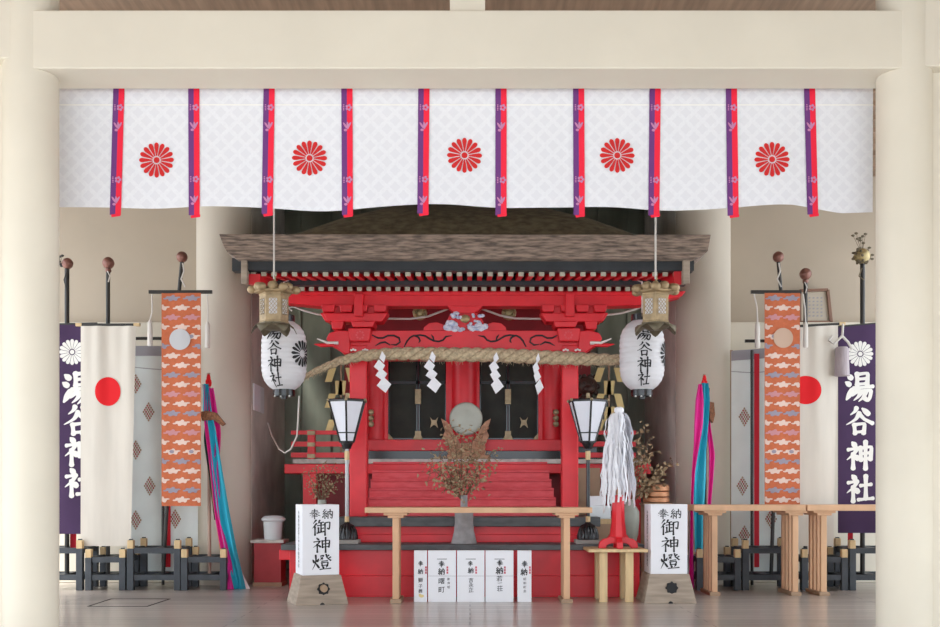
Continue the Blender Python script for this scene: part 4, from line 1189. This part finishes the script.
# ------------------------------------------------------------------ banner stands
def banner_stand(p0, p1, tall, label):
    d0 = 10.95; dep = 0.5
    x0, x1 = X(p0,d0), X(p1,d0)
    H = 0.50 if tall else 0.41
    pw = 0.032
    t = thing('banner_stand', label, 'stand', ((x0+x1)/2, d0+dep/2, 0), 'black banner stands with pale post tips')
    for x in (x0,x1):
        for y in (d0+pw, d0+dep-pw):
            l = MB().box(x-pw,x+pw,y-pw,y+pw,0,H-0.085).build('post', M['stand'], t, bevel=0.004)
            mb = MB(); mb.box(x-pw*0.95,x+pw*0.95,y-pw*0.95,y+pw*0.95,H-0.085,H)
            mb.build('post_tip', M['pine'], l, bevel=0.006)
            MB().box(x-pw*0.5,x+pw*0.5,y-pw*0.5,y+pw*0.5,H,H+0.012).build('pin', M['stand'], l)
    zt = H-0.105; zl = 0.10
    for z,h_ in ((zt-0.028,0.056),(zl,0.055)):
        for y in (d0+pw, d0+dep-pw):
            MB().box(x0+pw,x1-pw,y-0.018,y+0.018,z,z+h_).build('rail', M['stand'], t)
        for x in (x0,x1):
            MB().box(x-0.018,x+0.018,d0+pw*2,d0+dep-pw*2,z,z+h_).build('rail', M['stand'], t)
        MB().box((x0+x1)/2-0.05,(x0+x1)/2+0.05,d0+pw+0.018,d0+dep-pw-0.018,z+0.012,z+h_-0.004).build('crosspiece', M['stand'], t)
    return ((x0+x1)/2, d0+dep/2)
LB = 'beneath the '
banner_stand(31,79,True,'tall black banner stand under the left purple banner')
banner_stand(88,122,False,'short black banner stand under the left red-sun banner')
banner_stand(130,177,True,'tall black banner stand under the left orange brocade banner')
banner_stand(184,223,False,'short black banner stand by the left coloured silk streamers')
banner_stand(700,738,False,'short black banner stand by the right coloured silk streamers')
banner_stand(746,794,True,'tall black banner stand under the right orange brocade banner')
banner_stand(805,845,False,'short black banner stand under the right red-sun banner')
banner_stand(853,901,True,'tall black banner stand under the right purple banner')

# ------------------------------------------------------------------ banners
def folds(d, amp, f, ph):
    return lambda x,z: d + amp*sin(f*x+ph) + 0.5*amp*sin(2.3*f*x+1.7*ph+0.8*z)
def pole_part(t, top, bot, d, r=0.02, m='pole', ball=None, d2=None):
    MB().tube([P(bot[0],bot[1],d2 or d), P(top[0],top[1],d)], r, 10).build('pole', M[m], t)
    if ball:
        b = MB(); b.ball(P(top[0]+ball[2] if len(ball)>2 else top[0],ball[0],d), S(ball[1],d), 0, 18); fo = b.build('finial', M['ball'], t)
        b = MB(); b.tube([P(top[0]-2,ball[0]+8,d),P(top[0]+1,ball[0]+11,d-0.03),P(top[0]+0.5,ball[0]+22,d-0.035)],0.006,5); b.build('finial_cord', M['cord'], fo)
POLE_BOT = lambda px, d: (px, HY-(0.112-EYE)*F/d*1.0)
def bot_row(d, z=0.115): return HY-(z-EYE)*F/d
def finial_leaves(mb, px, py, d, seed, n, spread, bias=0):
    rnd = random.Random(seed)
    for i in range(n):
        a = P(px+bias,py,d); b = P(px+bias+rnd.uniform(-spread,spread),py+rnd.uniform(-spread*1.7,spread*0.6),d); b = Vector(b)+Vector((0,rnd.uniform(-0.06,0.06),0))
        mb.tube([a,b],[0.0025,0.002],4,0,False)
        mb.ball(b, S(1.7,d), 0, 6, (1.2,0.6,0.8))

def purple_banner(px0, px1, ccx, tcx, top, bot, poletop, finial, label, rows):
    d = 11.12; pd = 11.2
    t = thing('purple_banner', label, 'banner', (X((px0+px1)/2,d),pd,0.1), 'purple shrine name banners')
    pc = poletop[0]
    MB().tube([P(pc,bot_row(pd),pd),P(pc,poletop[1],pd)],0.024,10).build('pole', M['pole'], t)
    mb = MB(); mb.bar(P(px0-1,top[0],d+0.03),P(px1+1,top[1],d+0.03),0.03,0.03); mb.build('crossbar', M['pole'], t)
    yf = folds(d,0.006,9,0.4)
    z0 = Z(bot,d)
    mb = MB()
    mb.cloth(X(px0,d),X(px1,d),z0,Z(top[0],d),yf,20,16,0,lambda u,tt,z: z+(Z(top[1],d)-Z(top[0],d))*u*(1-tt)); fb = mb.build('fabric', M['purple'], t)
    mb = MB(); petal_crest(mb, X(ccx,d), Z(rows[0],d), S(13,d), lambda x,z: yf(x,z)-0.005, gap=0.9); mb.build('crest', M['cloth_white'], fb)
    mb = MB()
    for ch,py,sz in rows[1]: write(mb,ch,X(tcx,d),Z(py,d),S(sz,d),S(sz*1.02,d),lambda x,z: yf(x,z)-0.006,0,0.030,0.1)
    mb.build('lettering', M['cloth_white'], fb)
    return t, d, pd
rows = (353,(('湯',386,30),('谷',421,29),('神',454,29),('社',489,29)))
t,d,pd = purple_banner(57,96,72,78,(325,324),534,(67,269),None,'purple banner with white crest and lettering beside the left front pillar',(352,(('湯',388,32),('谷',420,30),('神',451,29),('社',482,29))))
b = MB(); b.ball(P(67.5,263.5,11.2),S(5.6,11.2),0,18); fo = b.build('finial', M['ball'], t)
b = MB(); finial_leaves(b,60,264,11.2,3,14,5,0); b.tube([P(67,270,11.15),P(64,280,11.14),P(66,288,11.14)],0.006,5); b.build('metal_flowers', M['pole'], fo)
MB().pb(70,76,530,548,11.24,11.25).build('red_ribbon', M['red_strip'], t)
t,d,pd = purple_banner(838,876.5,860,859,(327.5,324),533,(862.5,264),None,'purple banner with white crest and lettering beside the right front pillar',(354,(('湯',387,29),('谷',420.5,28),('神',455,28),('社',488,28))))
b = MB(); b.ball(P(862,256,11.2),S(8,11.2),0,18,(1,1,0.95)); fo = b.build('finial', M['gold'], t)
b = MB(); rnd = random.Random(9)
for i in range(34):
    a = rnd.uniform(0,2*pi); e = rnd.uniform(-1,1); q = sqrt(1-e*e)
    c = Vector(P(862,256,11.2))+Vector((q*cos(a),q*sin(a),e))*S(8,11.2); b.ball(c,S(1.6,11.2),0,6)
finial_leaves(b,862,254,11.2,21,16,12,0)
b.tube([P(862,268,11.16),P(859,276,11.15),P(864,280,11.15)],0.007,5)
b.build('metal_flowers', M['bronze_dark'], fo)
MB().pb(848,853,530,548,11.24,11.25).build('red_ribbon', M['red_strip'], t)

def sun_banner(px0, px1, top, bot, disc, polex, ball, label, crossx, d):
    pd = 11.2
    t = thing('sun_banner', label, 'banner', (X(polex,pd),pd,0.1), 'white banners with a red sun disc')
    MB().tube([P(polex,bot_row(pd),pd),P(polex,ball[1],pd)],0.021,10).build('pole', M['pole'], t)
    b = MB(); b.ball(P(ball[0],ball[1],pd),S(ball[2],pd),0,18); b.tube([P(ball[0],ball[1]+6,pd),P(ball[0],ball[1]+9,pd)],0.03,10); fo = b.build('finial', M['ball'], t)
    b = MB(); b.tube([P(ball[0]-1,ball[1]+8,pd-0.03),P(ball[0]+1.5,ball[1]+13,pd-0.035),P(ball[0],ball[1]+19,pd-0.035)],0.006,5); b.build('finial_cord', M['cord'], fo)
    b = MB(); b.bar(P(crossx[0],top[0]-1.2,d+0.03),P(crossx[1],top[1]-1.2,d+0.03),0.03,0.024); b.build('crossbar', M['pole'], t)
    b = MB()
    for px,py in ((crossx[0],top[0]-1.2),(crossx[1],top[1]-1.2)): b.bar(P(px-3,py,d+0.03),P(px+3,py,d+0.03),0.036,0.03)
    b.build('crossbar_tip', M['pine'], t)
    yf = lambda x,z: d + 0.010*sin(19*x+0.5)*min(1,(z+0.2)/2.2) + 0.006*sin(41*x)*max(0,(z-1.5)/1.2)
    b = MB()
    b.cloth(X(px0,d),X(px1,d),Z(bot,d),Z(top[0],d),yf,48,24,0,lambda u,tt,z: z+(Z(top[1],d)-Z(top[0],d))*u*(1-tt), lambda u,tt,x: x-0.05*tt*u)
    fb = b.build('fabric', M['hinomaru'], t)
    b = MB(); b.disc(X(disc[0],d),Z(disc[1],d),S(disc[2],d),S(disc[3],d),lambda x,z: yf(x,z)-0.005,0,40,8); b.build('sun_disc', M['sun_red'], fb)
    return t, fb, d
t,fb,d = sun_banner(80.5,136,(326,326),546,(108,391.5,12.6,14.4),108,(108.3,263,6),'white banner with red sun disc beside the left purple banner',(79,137),11.02)
t,fb,d = sun_banner(790,838.5,(328,325),546,(806,390,15,14.2),805.5,(805.5,274,6),'white banner with red sun disc half behind right orange brocade',(788,842),11.08)
# tassel hanging from that crossbar
b = MB(); dd = d-0.05
b.tube([P(843,324,dd),P(842.5,332,dd),P(842,338,dd)],0.012,8)
b.tube([P(842,336,dd),P(834,344,dd-0.01),P(829,341,dd),P(832,336,dd)],0.013,8); b.tube([P(842,336,dd),P(848,342,dd-0.01),P(852,349,dd)],0.013,8)
b.build('tassel_cord', M['cord'], t)
b = MB(); b.lathe([(S(5,dd),S(29,dd)),(S(6.5,dd),S(27,dd)),(S(6.3,dd),S(20,dd)),(S(7,dd),0)][::-1], (X(842,dd),dd,Z(376,dd)), 24, 0, 0, True, 20, 0.06); b.build('tassel', M['tassel'], t)

def orange_banner(px0, px1, top, bot, bar, ball, polebot, discx, discm, label, cords):
    d = 11.0; pd = 11.06
    t = thing('brocade_banner', label, 'banner', (X((px0+px1)/2,d),pd,0.1), 'orange brocade banners with a round disc')
    pb_ = (polebot, bot_row(11.2))
    MB().tube([P(pb_[0],pb_[1],11.2),P(bar[2],top,pd),P(ball[0],ball[1]+4,pd)],0.019,10).build('pole', M['pole'], t)
    b = MB(); b.ball(P(ball[0],ball[1],pd),S(5.6,pd),0,18); fo = b.build('finial', M['ball'], t)
    b = MB(); b.tube([P(ball[0]+0.5,ball[1]+6,pd-0.03),P(ball[0]+2,ball[1]+14,pd-0.035),P(ball[0]-1,ball[1]+22,pd-0.035),P(ball[0]+3,ball[1]+30,pd-0.035)],0.008,5); b.build('finial_cord', M['cord'], fo)
    b = MB(); b.bar(P(bar[0],bar[3],d+0.02),P(bar[1],bar[4],d+0.02),0.034,0.032); b.build('crossbar', M['pole'], t)
    yf = folds(d,0.004,12,0.2)
    b = MB(); b.cloth(X(px0,d),X(px1,d),Z(bot,d),Z(top,d),yf,16,24)
    W = px1-px0
    rnd = random.Random(int(px0))
    # rows of clouds woven into the cloth
    def cloud(cx, py, ww, mi):
        for ax,ay,aw,ah in ((0,0.2,0.48,2.3),(-0.30,-0.4,0.26,1.5),(0.30,0.3,0.28,1.6),(-0.50,0.7,0.26,0.8),(0.52,-0.6,0.26,0.8),(0.1,-1.8,0.22,1.4),(-0.12,1.9,0.24,1.3),(0.30,2.0,0.2,0.9)):
            x_ = cx+ax*ww; hw = aw*ww/1.6
            l = max(px0+0.3,x_-hw); r_ = min(px1-0.3,x_+hw)
            if r_-l < 0.8: continue
            b.disc(X((l+r_)/2,d), Z(py+ay,d), S((r_-l)/2,d), S(ah,d), lambda x,z: yf(x,z)-0.003-0.0006*mi, mi, 12, 1)
    py = top+5; k = 0
    seq = [('g',2),('w',1),('m',2),('w',1),('w2',2),('g',1)]
    step = 9.6
    i = 0
    while py < bot-2:
        kind = ['g','w','m','w','wg','g'][i%6] if i%12 < 6 else ['w','w','g','w','m','w'][i%6]
        off = (i%2)
        cs = (px0+W*0.26, px0+W*0.76) if off == 0 else (px0-W*0.02, px0+W*0.5, px0+W*1.0)
        for cx_ in cs:
            mi = {'w':1,'wg':1,'g':2,'m':3}[kind]
            if abs(py-discx[1]) < 12 and abs(cx_-discx[0]) < 9: continue
            cloud(cx_, py, 13.2, mi)
            if kind == 'wg': b.disc(X(min(px1-3,max(px0+3,cx_)),d), Z(py,d), S(2.4,d), S(1.8,d), lambda x,z: yf(x,z)-0.006, 2, 10, 1)
        py += step; i += 1
    fb = b.build('fabric', [M['orange'],M['cloud_white'],M['cloud_grey'],M['cloud_mauve']], t)
    b = MB(); b.disc(X(discx[0],d),Z(discx[1],d),S(discx[2],d),S(discx[2],d),lambda x,z: yf(x,z)-0.009,0,32,3); b.build('round_disc', M[discm], fb)
    for pts in cords:
        b = MB(); q = d+0.0
        b.tube([P(a,c,q) for a,c in pts], 0.007, 6)
        a,c = pts[-1]
        b.lathe([(0.010,0),(0.024,-0.03),(0.027,-0.25),(0.018,-0.26)], P(a,c,q), 10)
        b.build('cord_tassel', M['cord'], t)
    return t
orange_banner(161.5,201,293,506,(149,212,179,292,292),(182,257),163,(180,339.5,10.6),'silver','orange brocade banner with silver disc left of the shrine',
    (((152,294),(152,312),(150,320)),((207,294),(208,310),(207.5,322))))
orange_banner(764.5,800,293,505,(751,801,781,292,292),(778.3,257),771,(783,338,10),'silver_warm','orange brocade banner with tarnished disc right of the shrine',
    (((754,294),(757,308),(757.5,322)),((803,294),(805,308),(805.5,322))))

def pale_banner(px0, px1, top, bot, motif, strip, bar, label, slant, slat):
    d = 11.58
    t = thing('pale_banner', label, 'banner', (X((px0+px1)/2,d),d,0), 'pale diamond-crest banners against the wall')
    yf = folds(d,0.01,8,1.0)
    b = MB(); b.cloth(X(px0,d),X(px1,d),Z(bot,d),Z(top,d),yf,30,16,0,lambda u,tt,z: z+slant*u*(1-tt)); fb = b.build('fabric', M['pale_cloth'], t)
    b = MB(); b.cloth(X(px0,d),X(px1,d),Z(top+9,d),Z(top-1,d),lambda x,z: yf(x,z)-0.006,30,2,0,lambda u,tt,z: z+slant*u)
    b.build('top_border', M['cloth_border'], fb)
    b = MB()
    b.cloth(X(px0,d),X(px1,d),Z(top+20,d),Z(top+19.3,d),lambda x,z: yf(x,z)-0.006,30,1,0,lambda u,tt,z: z+slant*u-0.03*sin(pi*u))
    b.build('border_line', M['cloth_border'], fb)
    for px,py in motif:
        b = MB()
        for i in range(-4,5):
            for j in range(-4,5):
                if abs(i)+abs(j) <= 4 and (i+j)%2 == 0:
                    b.disc(X(px+i*1.25,d),Z(py+j*2.1,d),S(0.95,d),S(1.25,d),lambda x,z: yf(x,z)-0.006,0 if (i*3+j)%4 else 1,6,1)
        b.build('diamond_crest', [M['motif_red'],M['tan_wood']], fb)
    b = MB(); b.bar(P(bar[0],bar[2],d+0.03),P(bar[1],bar[2],d+0.03),0.03,0.03); b.build('crossbar', M['pole'], t)
    MB().tube([P(strip-3.4,HY+F/d,d+0.06),P(strip-3.4,top-4,d+0.06)] if slat is None else [P(slat,HY+F/d,d-0.05),P(slat,top-2,d-0.05)],0.016,8).build('pole', M['pole'], t)
    b = MB(); b.cloth(X(strip-2.6,d),X(strip+2.6,d),Z(bot-5,d),Z(top+2,d),lambda x,z: yf(x,z)-0.03,4,12); b.build('red_ribbon', M['red_strip'], t)
pale_banner(130,198,347,572,((136,384),(149,412),(136,450),(150,486),(136,520),(175,519),(190,440)),168.5,(134,166,338.5),'pale green banner with diamond crests behind left orange brocade',0.0,163)
pale_banner(731,790,352,572,((744,417),(742,486),(744,535),(771,519)),756,(745,790,341),'pale green banner with diamond crests behind right orange brocade',0.05,752)
# long wooden slat standing behind it
d = 11.7
tag(MB().box(X(726,d),X(733,d),d,d+0.03,0,Z(350,d)).build('leaning_timber', M['tan_wood'], base=(X(729,d),d,0), bevel=0.004), 'tall tan wooden slat leaning on the wall beside right pale banner', 'timber')

# framed picture on the ledge
d = 11.86
t = thing('framed_picture', 'brown framed document leaning on the ledge behind the right banners', 'picture', (X(815,d),d+0.03,lz))
zb_ = lz; A = [(800,290),(828,289),(831.5,321.5),(800,321.5)]
def fp(a,b,off=0.0): return Vector((X(a,d), d+0.02+off+0.0, zb_+(Z(b,d)-Z(321.5,d))))
b = MB()
for i in range(4): b.bar(fp(*A[i]), fp(*A[(i+1)%4]), 0.03, 0.045, 0, (0,1,0))
b.build('frame', M['frame_brown'], t)
b = MB(); b.add([fp(x,y,0.004) for x,y in A],[(3,2,1,0)]); pp = b.build('sheet', M['picture'], t)
b = MB()
for k in range(5):
    for q in range(6):
        c = fp(806+k*4, 297+q*3.6, -0.002); b.add([c+Vector((-0.012,0,-0.008)),c+Vector((0.01,0,-0.006)),c+Vector((0.012,0,0.008)),c+Vector((-0.008,0,0.009))],[(0,1,2,3)])
b.build('writing', M['cloth_border'], pp)

# ------------------------------------------------------------------ coloured silk streamers on poles
def silk(path, w0, w1, d, fold, seed=0):                   # path of (px,py) rows; width in px from w0 to w1
    pr_all = []
    n = 5
    b = MB(); rows_ = []
    K = 26
    for i in range(K+1):
        t_ = i/K; f = t_*(len(path)-1); k = min(int(f),len(path)-2); u = f-k
        px = path[k][0]+(path[k+1][0]-path[k][0])*u; py = path[k][1]+(path[k+1][1]-path[k][1])*u
        wv = path[k][2]+(path[k+1][2]-path[k][2])*u
        row = []
        for j in range(n*2+1):
            v_ = j/(n*2)-0.5
            row.append((X(px+v_*wv,d), d+fold*sin(v_*9+seed+t_*3), Z(py,d)))
        rows_.append(row)
    k = n*2+1
    vs = [q for r in rows_ for q in r]
    b.add(vs, [(i*k+j,(i+1)*k+j,(i+1)*k+j+1,i*k+j+1) for i in range(K) for j in range(k-1)], 0, True)
    return b
def streamer(label, polex, toppt, strips, sheath, d=11.2):
    t = thing('silk_streamers', label, 'streamer', (X(polex,d),d,0.1), 'five coloured silk streamers on poles')
    MB().tube([P(polex,bot_row(d),d),P(toppt[0],toppt[1],d)],0.018,10).build('pole', M['pole_wood'], t)
    b = MB()
    b.ball(P(toppt[0],toppt[1]+6,d-0.02),S(2.4,d),0,10,(0.9,0.9,2.2)); b.ball(P(toppt[0]-1.5,toppt[1]+9,d-0.05),S(1.7,d),0,8,(1,1,2.0)); b.ball(P(toppt[0]+1.6,toppt[1]+10,d-0.05),S(1.7,d),0,8,(1,1,2.4))
    b.build('top_knot', M['sun_red'], t)
    for m,path,fold,dd,sd_ in strips:
        silk(path,0,0,d-dd,fold,sd_).build('streamer', M[m], t)
    b = MB(); sheath(b,d); b.build('brocade_sheath', M['brocade_brown'], t)
def sh1(b,d):
    b.prism([(X(a,d-0.1),Z(c,d-0.1)) for a,c in ((201,412),(208,411),(217,413),(226,424),(223,426),(214,420),(203,421))], d-0.14, d-0.09)
streamer('bundle of cyan and magenta silk streamers left of the shrine', 209.5, (208.5,373), (
    ('silk_white',((203,384,3),(207,430,4),(212,470,3.5),(219,520,4),(231,560,9),(242,589,16)),0.012,0.06,0.3),
    ('magenta',((211,388,6),(213,412,9),(219,430,4),(216,470,6),(219,510,7),(226,550,9),(231,590,15)),0.02,0.075,1.0),
    ('silk_yellow',((205,390,2),(208,440,2),(214,500,3),(224,560,5),(229,589,6)),0.01,0.055,2.0),
    ('cyan',((206,384,6),(207,410,10),(212,430,8),(217,470,11),(223,510,12),(231,550,11),(240,589,11)),0.025,0.10,0.0),
    ('silk_green',((208,400,4),(205,440,3),(211,480,3),(216,520,3)),0.01,0.05,0.0),
    ('magenta',((205,385,2),(206,425,4),(212,470,4),(218,520,5),(227,560,8),(229,590,12)),0.015,0.115,0.4)), sh1)
def sh2(b,d):
    b.prism([(X(a,d-0.08),Z(c,d-0.08)) for a,c in ((709,402),(713,403),(714,415),(712,423),(709,420),(708.5,410))], d-0.13, d-0.06)
streamer('bundle of cyan and magenta silk streamers right of the shrine', 707, (704.5,374), (
    ('silk_white',((699,384,2.5),(698,410,3),(697,440,3),(693,480,4),(691,530,4),(690,588,5)),0.01,0.05,0.2),
    ('magenta',((700,384,3),(699.5,400,8),(698.5,425,9),(696.5,445,6),(693.5,470,4),(692,500,3),(691.5,550,4),(691.5,590,6)),0.015,0.13,0.8),
    ('silk_green',((708,388,3),(706,420,4),(704,460,5),(704,500,5),(704,545,6)),0.01,0.05,0.0),
    ('cyan',((705,383,6),(705.5,400,8),(704.5,425,7),(701.5,450,9),(699.5,475,13),(699,510,11),(699,552,9)),0.025,0.10,0.0),
    ('magenta',((707,400,2),(709,430,4),(712,455,6),(711,480,5),(709,510,4),(708,540,3)),0.015,0.07,0.4)), sh2)
